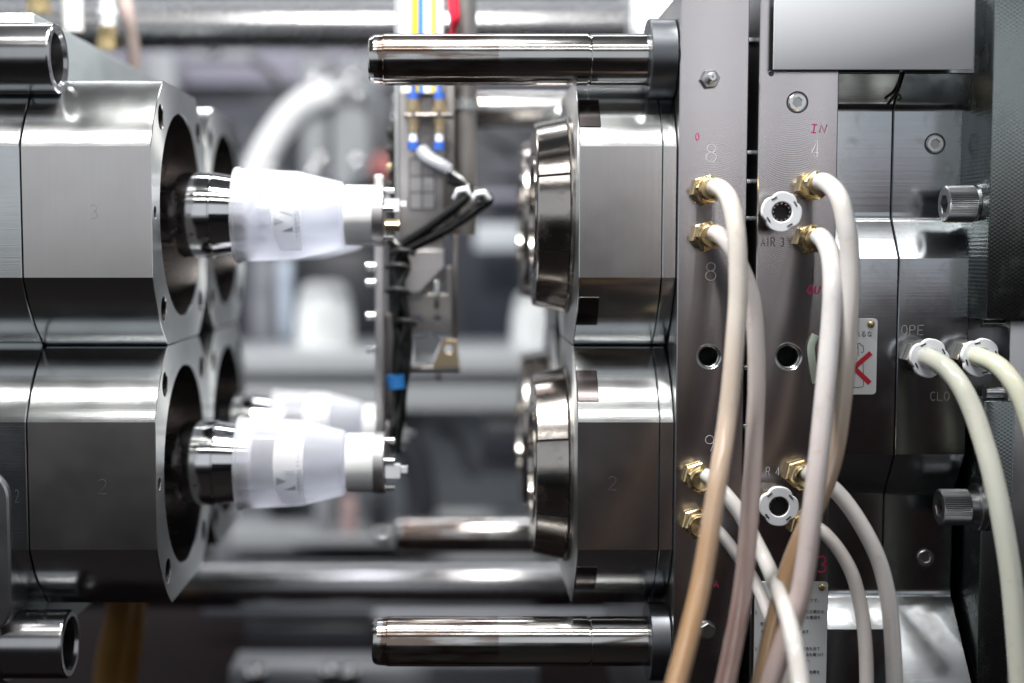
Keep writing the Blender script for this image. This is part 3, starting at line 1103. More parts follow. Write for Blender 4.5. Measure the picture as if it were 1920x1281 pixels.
# ---------------------------------------------------------------- grey card at the top
q0, q1 = P(1449, 131, YP - 0.010), P(1828, -40, YP - 0.010)
tag(obj('blank_card', box('blank_card', 0, q1.x - q0.x, -0.0015, 0, 0, q1.z - q0.z, 0.0003), 'card', None, q0),
    'blank light grey rectangular card covering the top of the steel plates', 'card')
card_b = box('card_magnet', 0, 0.02, 0, 0.008, 0, 0.006)
obj('magnet', card_b, 'blackox', bpy.data.objects['blank_card'], q0 + Vector((0.006, 0.0012, 0.002)))

# ---------------------------------------------------------------- recessed blocks right of the manifold plate
YPR, YRE = 0.010, 0.036


def zz(py, Y):
    return P(1680, py, Y).z


def carrier_profile(low):
    """stepped profile; every inner corner of a recess carries a rounded fillet"""
    key = [(YPR, ZT_R, 0), (YPR, zz(138, YPR), 0.002), (YRE, zz(200, YRE), 0.012), (YRE, zz(408, YRE), 0.016), (YPR, zz(485, YPR), 0.0006),
           (YPR, zz(852, YPR), 0.0006), (YRE, zz(926, YRE), 0.008), (YRE, zz(1112, YRE), 0.012)]
    if low == 0:
        key += [(YPR, zz(1180, YPR), 0.0006), (YPR, ZB_R, 0), (0.5, ZB_R, 0), (0.5, ZT_R, 0)]
    else:
        za = zz(1112, YRE)
        key += [(YRE - 0.090, za - 0.107, 0.02), (YRE - 0.105, za - 0.16, 0), (YRE - 0.105, ZB_R - 0.06, 0), (0.5, ZB_R - 0.06, 0), (0.5, ZT_R, 0)]
    out = []
    n = len(key)
    for i, (y, z, r) in enumerate(key):
        p = Vector((y, z))
        if r == 0:
            out.append((y, z))
            continue
        a = (Vector(key[i - 1][:2]) - p).normalized()
        b = (Vector(key[(i + 1) % n][:2]) - p).normalized()
        ang = a.angle(b)
        t = min(r / math.tan(ang / 2), 0.45 * min((Vector(key[i - 1][:2]) - p).length, (Vector(key[(i + 1) % n][:2]) - p).length))
        rr = t * math.tan(ang / 2)
        p0, p1 = p + a * t, p + b * t
        cen = p + (a + b).normalized() * (rr / math.sin(ang / 2))
        st_, en = p0 - cen, p1 - cen
        if r > 0.001:
            out.append(tuple(p + a * (t * 1.06)))
        m = 10 if r > 0.001 else 2
        for k in range(m + 1):
            v = st_.lerp(en, k / m)
            v = v.normalized() * rr if v.length > 1e-9 else v
            out.append(tuple(cen + v))
        if r > 0.001:
            out.append(tuple(p + b * (t * 1.06)))
    return out


X_a = P(1561, 640, YP).x + 0.0012
X_j = P(1681, 640, YPR).x
X_e = P(1805, 300, YRE).x
blk = obj('spacer_block', slab(carrier_profile(0), [], X_j - X_a, 'x', 0.0008, 18), 'carrier', None, (X_a, 0, 0))
tag(blk, 'milled steel block with stepped profile carrying the small red cross sign', 'block')
blk2 = obj('hydraulic_block', slab(carrier_profile(1), [], X_e - X_j - 0.0012, 'x', 0.0008, 18), 'carrier', None, (X_j + 0.001, 0, 0))
tag(blk2, 'milled steel block stamped OPE and CLO with two pale hoses', 'block')
obj('seam', box('seam', -0.0005, 0.0012, 0.06, 0.4, ZB_R + 0.02, ZT_R - 0.02), 'dark', blk2, (X_j, 0, 0))
socket_screw(1753, 270, YRE, blk2)
socket_screw(1735, 1046, YRE, blk2)
push_fitting(1722, 667, blk2, YPR, roll=0.3, hose=True)
push_fitting(1816, 666, blk2, YPR, roll=0.5, hose=True)
strokes('stamped_lettering', 'OPE', 1690, 610, 18, YPR - 0.0001, 'engrave_mid', blk2, 0.0003, pitch=1.35)
strokes('stamped_lettering', 'CLO', 1744, 735, 16, YPR - 0.0001, 'engrave_mid', blk2, 0.0004, pitch=1.3)
# string snagged in the joint
pts = [P(1690, 133, YPR - 0.001), P(1684, 160, YRE - 0.018), P(1678, 178, YRE - 0.013), P(1670, 188, YRE - 0.010), P(1664, 196, YRE - 0.008)]
st = obj('frayed_gasket', tube('frayed_gasket', pts, 0.0014, 8), 'tie', blk2, (0, 0, 0))
obj('frayed_end', tube('frayed_end', [P(1678, 176, YRE - 0.012), P(1686, 178, YRE - 0.014), P(1689, 184, YRE - 0.014), P(1684, 187, YRE - 0.012)], 0.0011, 8), 'tie', blk2, (0, 0, 0))

# warning sign with the red cross
YS = YPR - 0.0012


def sign_plate(name, x0, y0, x1, y1, Y, r, parent):
    a, b = P(x0, y1, Y), P(x1, y0, Y)
    return obj(name, slab(rrect(0, 0, b.x - a.x, b.z - a.z, r), [], 0.0011, 'f', 0.0003), 'sign', parent, (a.x, Y + 0.0011, a.z))


ws = sign_plate('warning_sign', 1533, 597, 1646, 740, YS, 0.0035, None)
tag(ws, 'small white riveted sign with a red cross over a hand outline', 'sign')
Yi = YS - 0.00012
text_at('lettering', 'れるな', 1602, 631, 12.5, Yi, 'ink', ws)
for ang in (42, -43):
    c = P(1601, 690, Yi)
    cr = obj('cross_bar', mesh('cross_bar', *box_vf(-0.0205, 0.0205, -0.0002, 0.0, -0.0022, 0.0022)), 'redink', ws, c)
    cr.rotation_euler.y = -math.radians(ang)
hand = []
for ln in ([(1618, 676), (1619, 720), (1614, 726), (1596, 727)], [(1609, 668), (1609, 646), (1612, 644), (1615, 648), (1617, 648), (1619, 652), (1619, 660), (1614, 661)],
           [(1605, 642), (1608, 644), (1608, 652), (1604, 654)]):
    hand.append(tube_vf(catmull([P(x, y, Yi) for x, y in ln], 4), 0.0003, 6, 0.4))
obj('hand_outline', mesh('hand_outline', *join_vf(hand), angle=60), 'ink', ws, (0, 0, 0))
me_rivet = lathe('rivet', [(0, 0.0034), (0.0012, 0.0032), (0.0022, 0.002), (0.0025, 0)], 18, 'f')
obj('rivet', me_rivet, 'brass', ws, P(1633, 608, YS))
fl = obj('peeling_film', tube('peeling_film', [P(1529, 628, YP - 0.001), P(1521, 650, YP - 0.003), P(1523, 680, YP - 0.004), P(1530, 718, YP - 0.002)], 0.0035, 10, 8, 0.35), 'film', None)
tag(fl, 'scrap of clear greenish film stuck beside the red cross sign', 'film')

# instruction sign
YQ = YP - 0.0012
isg = sign_plate('instruction_sign', 1411, 1091, 1553, 1400, YQ, 0.003, None)
tag(isg, 'tall white riveted instruction sign printed with numbered Japanese lines', 'sign')
Yi = YQ - 0.00012
for body, px, py, h in (('です。', 1518, 1129, 8.2), ('2.', 1415, 1151, 8.5), ('れる場合は、', 1510, 1150, 7.6), ('全て', 1425, 1172, 7.6), ('の電源を', 1511, 1161, 7.6),
                        ('（根', 1422, 1187, 7.4), ('出す', 1503, 1187, 7.4), ('3.', 1415, 1220, 8.5), ('場合も全て', 1503, 1219, 7.6), ('品を傷つけ', 1510, 1230, 7.4),
                        ('い。', 1509, 1240, 7.4), ('枚青を', 1517, 1263, 7.4)):
    text_at('lettering', body, px, py, h, Yi, 'ink', isg)
obj('rivet', me_rivet, 'brass', isg, P(1541, 1101, YQ))

# ---------------------------------------------------------------- platen at the far right with cap screws
platen = thing('fixed_platen', 'cross-hatched steel platen edge with two black knurled cap screws', 'platen', (P(1890, 640, 0).x, 0.1, ZB_R))
Ypl = -0.034
X_p = P(1858, 300, Ypl).x
zpl = P(1900, 600, Ypl).z
me = box('platen_plate', 0, 0.2, 0, 0.5, 0, ZT_R - zpl + 0.02, 0.0012)
paint_flats(me, ('platen', 'plate_side'), lambda n, c: 0 if n.y < -0.5 else 1)
me.materials.clear()
me.materials.append(M['platen'])
obj('platen_plate', me, None, platen, (X_p, Ypl, zpl))
Ylo = -0.012
obj('spacer_plate', box('spacer_plate', 0, 0.028, 0, 0.4, 0, P(1860, 752, Ylo).z - ZB_R, 0.001), 'platen', platen, (P(1846, 752, Ylo).x, Ylo, ZB_R))
obj('guard_plate', box('guard_plate', 0, 0.2, 0, 0.4, 0, zpl - ZB_R - 0.0015, 0.001), 'plate_side', platen, (P(1892, 800, Ylo).x, Ylo + 0.004, ZB_R))
obj('recess_wall', box('recess_wall', -0.03, 0.2, 0, 0.3, 0, 0.12), 'plate_side', platen, (P(1850, 700, 0.03).x, 0.03, P(1850, 775, 0.03).z))
for py in (607, 736):
    w = 0.0035 if py < 700 else 0.006
    v, f = tube_vf([(0, 0, 0), (0.034, 0, 0)], w, 16)
    obj('dowel', mesh('dowel', v, f), 'zinc', platen, P(1840 if py < 700 else 1846, py, 0.004))


def cap_screw(px, py):
    # head points left, washer sits against the side of the platen
    q = P(px, py, -0.001)
    kn = []
    for i in range(120):
        a = 2 * PI * i / 120
        r = 0.0162 + (0.00035 if i % 2 else -0.00035)
        kn.append((r * math.cos(a), r * math.sin(a)))
    L = 0.026
    o = obj('cap_screw', slab(kn, [circle(0.0085, 6)], L, 'x', 0.0009, 14), 'capsteel', platen, q)
    obj('socket_floor', lathe('socket_floor', [(0.012, 0), (0.012, 0.0088), (0.0125, 0.0088)], 20), 'dark', o, q)
    obj('shank', lathe('shank', [(L - 0.0005, 0), (L - 0.0005, 0.0158), (L + 0.006, 0.0158)], 36), 'capsteel', o, q)
    obj('washer', lathe('washer', [(L + 0.006, 0), (L + 0.006, 0.0212), (L + 0.007, 0.0222), (L + 0.010, 0.0222), (L + 0.011, 0.0212), (L + 0.011, 0.021), (L + 0.012, 0.0226),
                                   (L + 0.016, 0.0226), (L + 0.016, 0)], 48), 'capsteel', o, q)


cap_screw(1770, 383)
cap_screw(1760, 951)

# ---------------------------------------------------------------- cooling hoses
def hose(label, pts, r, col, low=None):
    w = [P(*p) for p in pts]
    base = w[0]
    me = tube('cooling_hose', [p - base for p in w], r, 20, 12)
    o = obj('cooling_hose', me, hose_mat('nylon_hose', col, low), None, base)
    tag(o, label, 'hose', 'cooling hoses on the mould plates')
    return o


S0 = YP - 0.022
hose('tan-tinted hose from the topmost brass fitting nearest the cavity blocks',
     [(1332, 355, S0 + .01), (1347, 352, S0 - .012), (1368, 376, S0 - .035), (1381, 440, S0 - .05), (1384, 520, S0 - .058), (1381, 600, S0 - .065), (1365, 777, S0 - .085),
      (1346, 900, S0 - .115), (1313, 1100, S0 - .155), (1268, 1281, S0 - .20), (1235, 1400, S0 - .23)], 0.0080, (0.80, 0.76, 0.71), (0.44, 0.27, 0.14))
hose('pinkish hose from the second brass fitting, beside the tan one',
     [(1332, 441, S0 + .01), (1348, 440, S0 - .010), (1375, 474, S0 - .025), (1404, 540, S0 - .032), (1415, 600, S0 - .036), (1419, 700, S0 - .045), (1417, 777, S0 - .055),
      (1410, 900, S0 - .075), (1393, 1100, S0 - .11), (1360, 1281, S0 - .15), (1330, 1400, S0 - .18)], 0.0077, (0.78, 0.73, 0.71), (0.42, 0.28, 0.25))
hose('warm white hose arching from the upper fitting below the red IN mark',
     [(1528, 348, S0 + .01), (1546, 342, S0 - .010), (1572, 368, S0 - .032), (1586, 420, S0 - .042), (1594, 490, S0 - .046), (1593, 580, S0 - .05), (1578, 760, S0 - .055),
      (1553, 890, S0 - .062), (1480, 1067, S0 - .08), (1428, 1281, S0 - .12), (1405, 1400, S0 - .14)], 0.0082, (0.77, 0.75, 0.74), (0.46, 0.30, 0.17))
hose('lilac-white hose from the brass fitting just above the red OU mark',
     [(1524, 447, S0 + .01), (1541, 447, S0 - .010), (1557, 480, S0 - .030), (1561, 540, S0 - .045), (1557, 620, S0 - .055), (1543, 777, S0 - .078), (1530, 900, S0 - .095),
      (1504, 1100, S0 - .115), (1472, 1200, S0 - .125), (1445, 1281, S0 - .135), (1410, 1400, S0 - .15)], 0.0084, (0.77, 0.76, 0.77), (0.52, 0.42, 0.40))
hose('white hose from the third brass fitting, crossing the instruction sign',
     [(1315, 892, S0 + .01), (1330, 896, S0 - .006), (1362, 930, S0 - .018), (1389, 965, S0 - .026), (1418, 1019, S0 - .035), (1442, 1067, S0 - .055), (1466, 1126, S0 - .11),
      (1484, 1186, S0 - .16), (1500, 1281, S0 - .19), (1508, 1400, S0 - .22)], 0.0068, (0.80, 0.78, 0.76))
hose('slim white hose from the lowest brass fitting of the cavity plate, mostly hidden',
     [(1311, 977, S0 + .01), (1328, 982, S0 - .004), (1350, 1000, S0 - .010), (1374, 1030, S0 - .014), (1413, 1087, S0 - .022), (1440, 1150, S0 - .045), (1462, 1220, S0 - .07),
      (1476, 1300, S0 - .09), (1480, 1400, S0 - .1)], 0.0056, (0.76, 0.73, 0.72))
hose('outer white hose curving right from the lower brass fitting above the bright ledge',
     [(1504, 887, S0 + .01), (1522, 890, S0 - .006), (1561, 915, S0 - .014), (1599, 960, S0 - .02), (1638, 1028, S0 - .026), (1659, 1090, S0 - .03), (1671, 1168, S0 - .036),
      (1677, 1281, S0 - .045), (1676, 1400, S0 - .05)], 0.0072, (0.80, 0.78, 0.77))
hose('inner greyish hose curving down beside the instruction sign',
     [(1513, 985, S0 + .01), (1528, 988, S0 - .004), (1549, 1003, S0 - .010), (1576, 1036, S0 - .014), (1599, 1080, S0 - .018), (1614, 1138, S0 - .022), (1622, 1200, S0 - .028),
      (1625, 1281, S0 - .036), (1624, 1400, S0 - .05)], 0.0062, (0.74, 0.70, 0.68))
T0 = YPR - 0.028
hose('thick ivory hose in the white collar between the OPE and CLO stamps',
     [(1734, 670, T0 + .006), (1746, 673, T0 - .012), (1773, 690, T0 - .03), (1801, 724, T0 - .045), (1824, 770, T0 - .055), (1843, 825, T0 - .065), (1860, 885, T0 - .075),
      (1878, 970, T0 - .085), (1898, 1100, T0 - .095), (1913, 1281, T0 - .105), (1916, 1400, T0 - .11)], 0.0088, (0.72, 0.74, 0.66))
hose('ivory hose in the rightmost white collar, leaving the frame',
     [(1829, 669, T0 + .006), (1840, 671, T0 - .012), (1871, 686, T0 - .03), (1899, 717, T0 - .045), (1921, 760, T0 - .055), (1945, 840, T0 - .065), (1960, 940, T0 - .07)],
     0.0085, (0.74, 0.76, 0.62))

# ---------------------------------------------------------------- cups on the cores
def cup(label, row, col, tilt):
    y, z = YC[row], ZC[col]
    xs = [P(p, 405, YC[0]).x for p in (444, 450, 560, 645)]
    rs = [0.0478, 0.0462, 0.0434, 0.0325]
    base = Vector((xs[3], y, z))
    t = 0.0011
    out = [(xs[0], rs[0]), (xs[0] + 0.0028, rs[0] + 0.0002), (xs[1] + 0.001, rs[1]), (xs[2] - 0.004, rs[2] + 0.0003), (xs[2] + 0.002, rs[2] - 0.0004), (xs[3] - 0.002, rs[3] + 0.0005), (xs[3], rs[3] - 0.002), (xs[3], 0)]
    inn = [(xs[3] - t, 0), (xs[3] - t, rs[3] - 0.003), (xs[2], rs[2] - t), (xs[1], rs[1] - t), (xs[0], rs[0] - t)]
    prof = [(a - base.x, r) for a, r in out + inn]
    o = obj('plastic_cup', lathe('plastic_cup', prof, 72, angle=30, closed=True), 'cup', None, base)
    tag(o, label, 'cup', 'cups stripped from the cores')

    def R(x):
        if x < xs[2]:
            return rs[1] + (rs[2] - rs[1]) * (x - xs[1]) / (xs[2] - xs[1])
        return rs[2] + (rs[3] - rs[2]) * (x - xs[2]) / (xs[3] - xs[2])

    def wrap(x, s, lift):
        """arc length s measured down from the middle of the side that faces the camera"""
        r = R(x) + lift
        a = s / r
        return (x - base.x, -r * math.cos(a), -r * math.sin(a))
    # label panel on the front
    xa, xb = P(518, 405, YC[0]).x, P(573, 405, YC[0]).x
    v, f = [], []
    n = 24
    for i in range(n + 1):
        s = -0.058 + 0.104 * i / n
        bow = 0.010 * (abs(s + 0.006) / 0.058) ** 2
        for k in range(4):
            v.append(wrap(xa + bow + (xb - xa - bow) * k / 3, s, 0.0003))
    for i in range(n):
        for k in range(3):
            f.append((i * 4 + k, i * 4 + k + 1, (i + 1) * 4 + k + 1, (i + 1) * 4 + k))
    lb = obj('cup_label', mesh('cup_label', v, f), 'label', o, base)
    # printed mark: three wedges and a line of letters running upwards
    xm = P(524, 405, YC[0]).x
    s0 = 0.0115
    tri = [((0, -0.0042), (0.0105, 0.0), (0, 0.0042)), ((0.0045, -0.0110), (0.0185, -0.0110), (0.0185, -0.0065)), ((0.006, 0.0100), (0.0185, 0.0100), (0.0185, 0.0050))]
    v, f = [], []
    n = 6
    for tr in tri:
        o0 = len(v)
        idx = {}
        for i in range(n + 1):
            for k in range(n + 1 - i):
                u, w_ = i / n, k / n
                a = tr[0][0] + (tr[1][0] - tr[0][0]) * u + (tr[2][0] - tr[0][0]) * w_
                b = tr[0][1] + (tr[1][1] - tr[0][1]) * u + (tr[2][1] - tr[0][1]) * w_
                idx[i, k] = len(v)
                v.append(wrap(xm + a, b + s0, 0.0007))
        for i in range(n):
            for k in range(n - i):
                f.append((idx[i, k], idx[i + 1, k], idx[i, k + 1]))
                if k < n - i - 1:
                    f.append((idx[i + 1, k], idx[i + 1, k + 1], idx[i, k + 1]))
    obj('printed_mark', mesh('printed_mark', v, f), 'print', o, base)
    tm = text_mesh('printed_letters', 'NVOI', 0.0078)
    for vv in tm.vertices:
        u, w_ = vv.co.x, vv.co.y
        vv.co = wrap(P(560, 405, YC[0]).x + (0.0058 - w_), s0 + 0.0105 - u * 1.15, 0.0007)
    obj('printed_letters', tm, 'print', o, base)
    o.rotation_euler.x = tilt
    return o


cup('upper front translucent cup with white label, on the polished core', 0, 0, -0.10)
cup('lower front translucent cup with printed wedge mark on its white label', 0, 1, 0.0)
cup('upper rear cup almost hidden behind the upper front cup', 1, 0, 0.1)
cup('lower rear translucent cup peeking out above the lower front cup', 1, 1, -0.3)

# ---------------------------------------------------------------- take-out arm
arm = thing('takeout_arm', 'grey robot take-out arm hanging between the mould halves with black cables', 'robot arm', P(800, 700, 0.25))
YA = 0.245
# end tooling: plate, holders and flanges
xh = [P(p, 405, YC[0]).x for p in (646, 700, 721)]
for row in (0, 1):
    for col in (0, 1):
        c = Vector((xh[0], YC[row], ZC[col]))
        h = obj('suction_holder', lathe('suction_holder', [(0.0008, 0), (0.0008, 0.0288), (0.002, 0.030), (xh[1] - xh[0], 0.030), (xh[1] - xh[0], 0)], 56), 'whiteplastic', arm, c)
        obj('flange', lathe('flange', [(xh[1] - xh[0], 0), (xh[1] - xh[0], 0.0305), (xh[1] - xh[0] + 0.004, 0.0312), (xh[2] - xh[0] - 0.001, 0.0312), (xh[2] - xh[0], 0.030), (xh[2] - xh[0], 0)], 56),
            'alu', h, c)
        for dy, dz in ((-0.026, 0.006), (-0.018, -0.022), (-0.01, 0.024)):
            v, f = tube_vf([(0, 0, 0), (0.010, 0, 0)], 0.0032, 12)
            obj('cap_bolt', mesh('cap_bolt', v, f), 'zinc', h, (xh[2], c.y + dy, c.z + dz))
        v, f = join_vf([box_vf(0.001, 0.016, -0.008, 0.004, -0.007, 0.006), box_vf(0.016, 0.023, -0.006, 0.002, -0.002, 0.004)])
        obj('air_elbow', mesh('air_elbow', v, f), 'cap', h, (xh[2], c.y - 0.020, c.z - 0.004 if col else c.z + 0.010))
        if col == 0:
            obj('elbow_nut', lathe('elbow_nut', [(0, 0), (0, 0.007), (0.014, 0.007), (0.014, 0)], 6, 'x', 20), 'dullbrass', h, (xh[2] + 0.002, c.y - 0.020, c.z - 0.010))
tp0, tp1 = P(704, 470, 0.23), P(722, 905, 0.23)
obj('tool_plate', box('tool_plate', 0, tp1.x - tp0.x, 0, 0.08, 0, P(704, 330, 0.23).z - tp1.z, 0.001), 'alu', arm, (tp0.x, 0.215, tp1.z))
for py in (500, 531, 593, 655):
    v, f = tube_vf([(0, 0, 0), (-0.010, 0, 0)], 0.0042, 12)
    obj('cap_bolt', mesh('cap_bolt', v, f), 'zinc', arm, P(704, py, 0.21))
# column
col_f = pbox('column', 746, -60, 832, 548, YA, 0.03, 'alu', arm)
pbox('edge_strip', 741, -60, 746, 500, YA - 0.004, 0.03, 'backpale', arm)
pbox('cable_chain', 729, 225, 741, 470, YA + 0.01, 0.02, 'tie', arm)
for py in range(240, 460, 34):
    pbox('chain_link', 724, py, 735, py + 14, YA + 0.006, 0.02, 'tie' if (py // 34) % 3 else 'dullbrass', arm)
a = P(872, -60, YA + 0.03)
zl = P(872, 440, YA + 0.03).z - a.z
v, f = tube_vf([(0, 0, 0), (0, 0, zl)], 0.0125, 28)
obj('rod_cylinder', mesh('rod_cylinder', v, f), 'alu_dark', arm, a)
v, f = tube_vf([(0, 0, 0), (0, 0, -0.011)], 0.0150, 28)
obj('clamp_band', mesh('clamp_band', v, f), 'zinc', arm, P(872, 188, YA + 0.03))
pbox('cylinder_plate', 832, 160, 852, 440, YA + 0.012, 0.02, 'alu_dark', arm)
pbox('guide_rail', 848, 440, 858, 640, YA + 0.02, 0.012, 'alu_dark', arm)
a, b = P(746, 545, YA - 0.006), P(846, 622, YA - 0.006)
zq = lambda px, py: (P(px, py, YA).x - a.x, P(px, py, YA).z - b.z)
obj('gusset', slab([zq(746, 470), zq(746, 548), zq(786, 548), zq(832, 500), zq(832, 470)], [], 0.004, 'f', 0.0004), 'alu', arm, (a.x, YA - 0.002, b.z))
obj('mount_block', slab([zq(752, 552), zq(752, 622), zq(847, 622), zq(847, 500), zq(838, 500), zq(838, 552)][::-1],
                        [circle(0.0052, 20, *zq(783, 600)), circle(0.0045, 20, *zq(820, 598))], 0.022, 'f', 0.0005), 'alu_dark', arm, (a.x, YA + 0.02, b.z))
pbox('slot_plate', 814, 526, 824, 578, YA - 0.004, 0.004, 'zinc', arm)
obj('bracket', slab([zq(776, 634), zq(776, 678), zq(808, 682), zq(826, 640), zq(812, 628), zq(806, 618), zq(796, 634)], [], 0.006, 'f', 0.0004), 'backpale', arm, (a.x, YA + 0.004, b.z))
obj('triangle_bracket', slab([zq(810, 688), zq(832, 636), zq(856, 636), zq(862, 688)], [circle(0.0048, 20, *zq(841, 654))], 0.008, 'f', 0.0006), 'dullbrass', arm, (a.x, YA - 0.001, b.z))
pbox('foot_plate', 768, 687, 862, 698, YA - 0.008, 0.035, 'alu_dark', arm)
pbox('foot_stub', 816, 698, 828, 716, YA, 0.008, 'alu_dark', arm)
pbox('cable_strip', 722, 590, 738, 790, YA + 0.004, 0.02, 'alu_dark', arm)
# sticker with its grid
s_x, s_y = (768, 791.5, 815), (298, 330, 361, 392)
stk = pbox('sticker', 767, 297, 816, 393, YA - 0.0006, 0.0005, 'alu', arm, 0)
gp = []
for x in s_x:
    p0, p1 = P(x, s_y[0], YA - 0.0008), P(x, s_y[-1], YA - 0.0008)
    gp.append(box_vf(p0.x - 0.0006, p0.x + 0.0006, YA - 0.0009, YA - 0.0007, p1.z, p0.z))
for y in s_y:
    p0, p1 = P(s_x[0], y, YA - 0.0008), P(s_x[-1], y, YA - 0.0008)
    gp.append(box_vf(p0.x, p1.x, YA - 0.0010, YA - 0.0006, p0.z - 0.0006, p0.z + 0.0006))
obj('sticker_grid', mesh('sticker_grid', *join_vf(gp)), 'ink', stk, (0, 0, 0))
# bulkhead air unions
for px in (775, 824):
    for y0, y1, hw, mt in ((150, 176, 4, 'blue'), (174, 187, 11, 'blue'), (187, 204, 13, 'dullbrass'), (204, 213, 17, 'dullbrass'), (219, 231, 12, 'dullbrass'), (231, 248, 10, 'dullbrass'),
                           (248, 268, 8, 'cap'), (266, 282, 11, 'blue')):
        p0, p1 = P(px, y0, YA - 0.022), P(px, y1, YA - 0.022)
        r = hw * scale_at(px, y0, YA - 0.022)
        v, f = tube_vf([(0, 0, 0), (0, 0, p1.z - p0.z)], r, 6 if hw in (17, 12) else 20)
        obj('air_union', mesh('air_union', v, f, 28), mt, arm, p0)
pbox('union_bracket', 757, 213, 850, 219, YA - 0.03, 0.03, 'alu_dark', arm)
v, f = tube_vf(catmull([P(790, 285, YA - .02), P(805, 300, YA - .03), P(826, 312, YA - .035), P(840, 322, YA - .035)], 6), 0.0085, 16)
obj('cable_gland', mesh('cable_gland', v, f), 'backgrey', arm)
# coloured tubes coming down from the top
for px, r, mt in ((760, .0075, 'tubewhite'), (779, .0034, 'tubeyellow'), (790, .0034, 'tubeblue'), (802, .005, 'tubewhite'), (812, .0034, 'tubeyellow'), (821, .0022, 'tubeblue'), (826, .0036, 'tubewhite')):
    v, f = tube_vf([P(px, -80, YA - 0.016), P(px, 60, YA - 0.016), P(px + (800 - px) * .1, 175, YA - 0.014)], r, 12)
    obj('air_tube', mesh('air_tube', v, f, 50), mt, arm)
v, f = tube_vf(catmull([P(846, -60, YA - .02), P(851, 10, YA - .02), P(853, 40, YA - .018), P(848, 66, YA - .012)], 6), [0.006] * 12 + [0.0055, 0.005, 0.004, 0.003, 0.003, 0.003, 0.003], 12)
obj('air_tube', mesh('air_tube', v, f, 50), 'tubered', arm)
# black cables: out of the gland, round the ring, back and down the tooling
YB = YA - 0.045
cab = [[(838, 318, YB + .01), (862, 336, YB), (878, 352, YB - .005), (876, 366, YB - .01), (850, 392, YB - .01), (800, 430, YB), (758, 458, YB + .005), (742, 490, YB + .01), (740, 540, YB + .01), (750, 585, YB + .01),
        (756, 630, YB + .01), (746, 690, YB + .01), (744, 760, YB + .01), (738, 800, YB + .01)],
       [(843, 336, YB + .012), (872, 350, YB + .005), (905, 366, YB), (916, 374, YB - .003), (895, 392, YB - .005), (850, 424, YB - .004), (790, 456, YB + .002), (757, 476, YB + .006), (750, 520, YB + .008), (757, 575, YB + .006),
        (764, 625, YB + .008), (756, 690, YB + .008), (752, 760, YB + .01), (742, 840, YB + .012)],
       [(735, 420, YB + .012), (737, 500, YB + .016), (736, 570, YB + .016), (744, 620, YB + .012), (741, 680, YB + .012), (740, 740, YB + .012)],
       [(762, 470, YB + .014), (746, 530, YB + .016), (758, 600, YB + .012), (768, 640, YB + .010), (764, 690, YB + .008), (757, 740, YB + .010), (755, 790, YB + .014)]]
cab += [[(752, 462, YB + .002), (738, 505, YB + .004), (752, 560, YB), (742, 612, YB + .004), (758, 650, YB + .002), (747, 705, YB + .004), (738, 770, YB + .008), (733, 830, YB + .01)],
        [(728, 395, YB + .012), (730, 440, YB + .006), (752, 468, YB - .002), (764, 500, YB), (748, 548, YB - .002), (762, 598, YB), (752, 650, YB), (762, 700, YB + .004), (748, 780, YB + .006), (746, 850, YB + .01)]]
for k, c in enumerate(cab):
    v, f = tube_vf(catmull([P(*p) for p in c], 8), 0.0053 if k < 2 else 0.0036, 14)
    obj('black_cable', mesh('black_cable', v, f, 50), 'rubber', arm)
for px, py in ((868, 364), (902, 370)):
    v, f = tube_vf([P(px - 14, py + 8, YB - .008), P(px - 8, py - 6, YB - .014), P(px + 5, py - 9, YB - .014), P(px + 14, py + 4, YB - .01)], 0.0036, 10)
    obj('cable_clip', mesh('cable_clip', v, f, 50), 'cap', arm)
for px, py in ((756, 472), (747, 545), (760, 604), (748, 500)):
    v, f = tube_vf([P(px - 22, py + 1, YB + .008), P(px - 8, py - 3, YB - .006), P(px + 10, py - 2, YB - .006), P(px + 20, py + 5, YB - .002)], 0.0028, 8)
    obj('cable_tie', mesh('cable_tie', v, f, 50), 'tie', arm)
v, f = tube_vf([P(742, 703, YB + .006), P(744, 728, YB + .006)], 0.0105, 18)
obj('blue_coupling', mesh('blue_coupling', v, f), 'blue2', arm)

# ---------------------------------------------------------------- behind the mould
def bar_between(name, px0, px1, py, Y, r, mat, label, cat, group=None):
    a, b = P(px0, py, Y), P(px1, py, Y)
    n = 2
    v, f = tube_vf([(0, 0, 0), (b.x - a.x, 0, 0)], r, 48)
    o = obj(name, mesh(name, v, f), mat, None, a)
    return tag(o, label, cat, group)


bar_between('tie_bar', -300, 1172, 50, 0.80, 0.0335, 'bar', 'thick steel tie bar running along the top edge behind the mould', 'tie bar', 'machine tie bars')
bar_between('tie_bar', -300, 1400, 1096, 0.66, 0.034, 'bushing', 'shiny steel tie bar running low behind the lower cores', 'tie bar', 'machine tie bars')
tag(obj('machine_bed', box('machine_bed', -2.0, 2.0, -0.2, 2.2, -0.3, 0, 0.01), 'bed', None, (0, 0.35, -0.66)), 'dark maroon machine bed below the tie bar', 'machine bed')
p = pbox('bed_rail', 430, 1252, 1010, 1300, 0.62, 0.08, 'backgrey', None, 0.004)
tag(p, 'pale grey rail along the bottom edge of the view', 'rail')
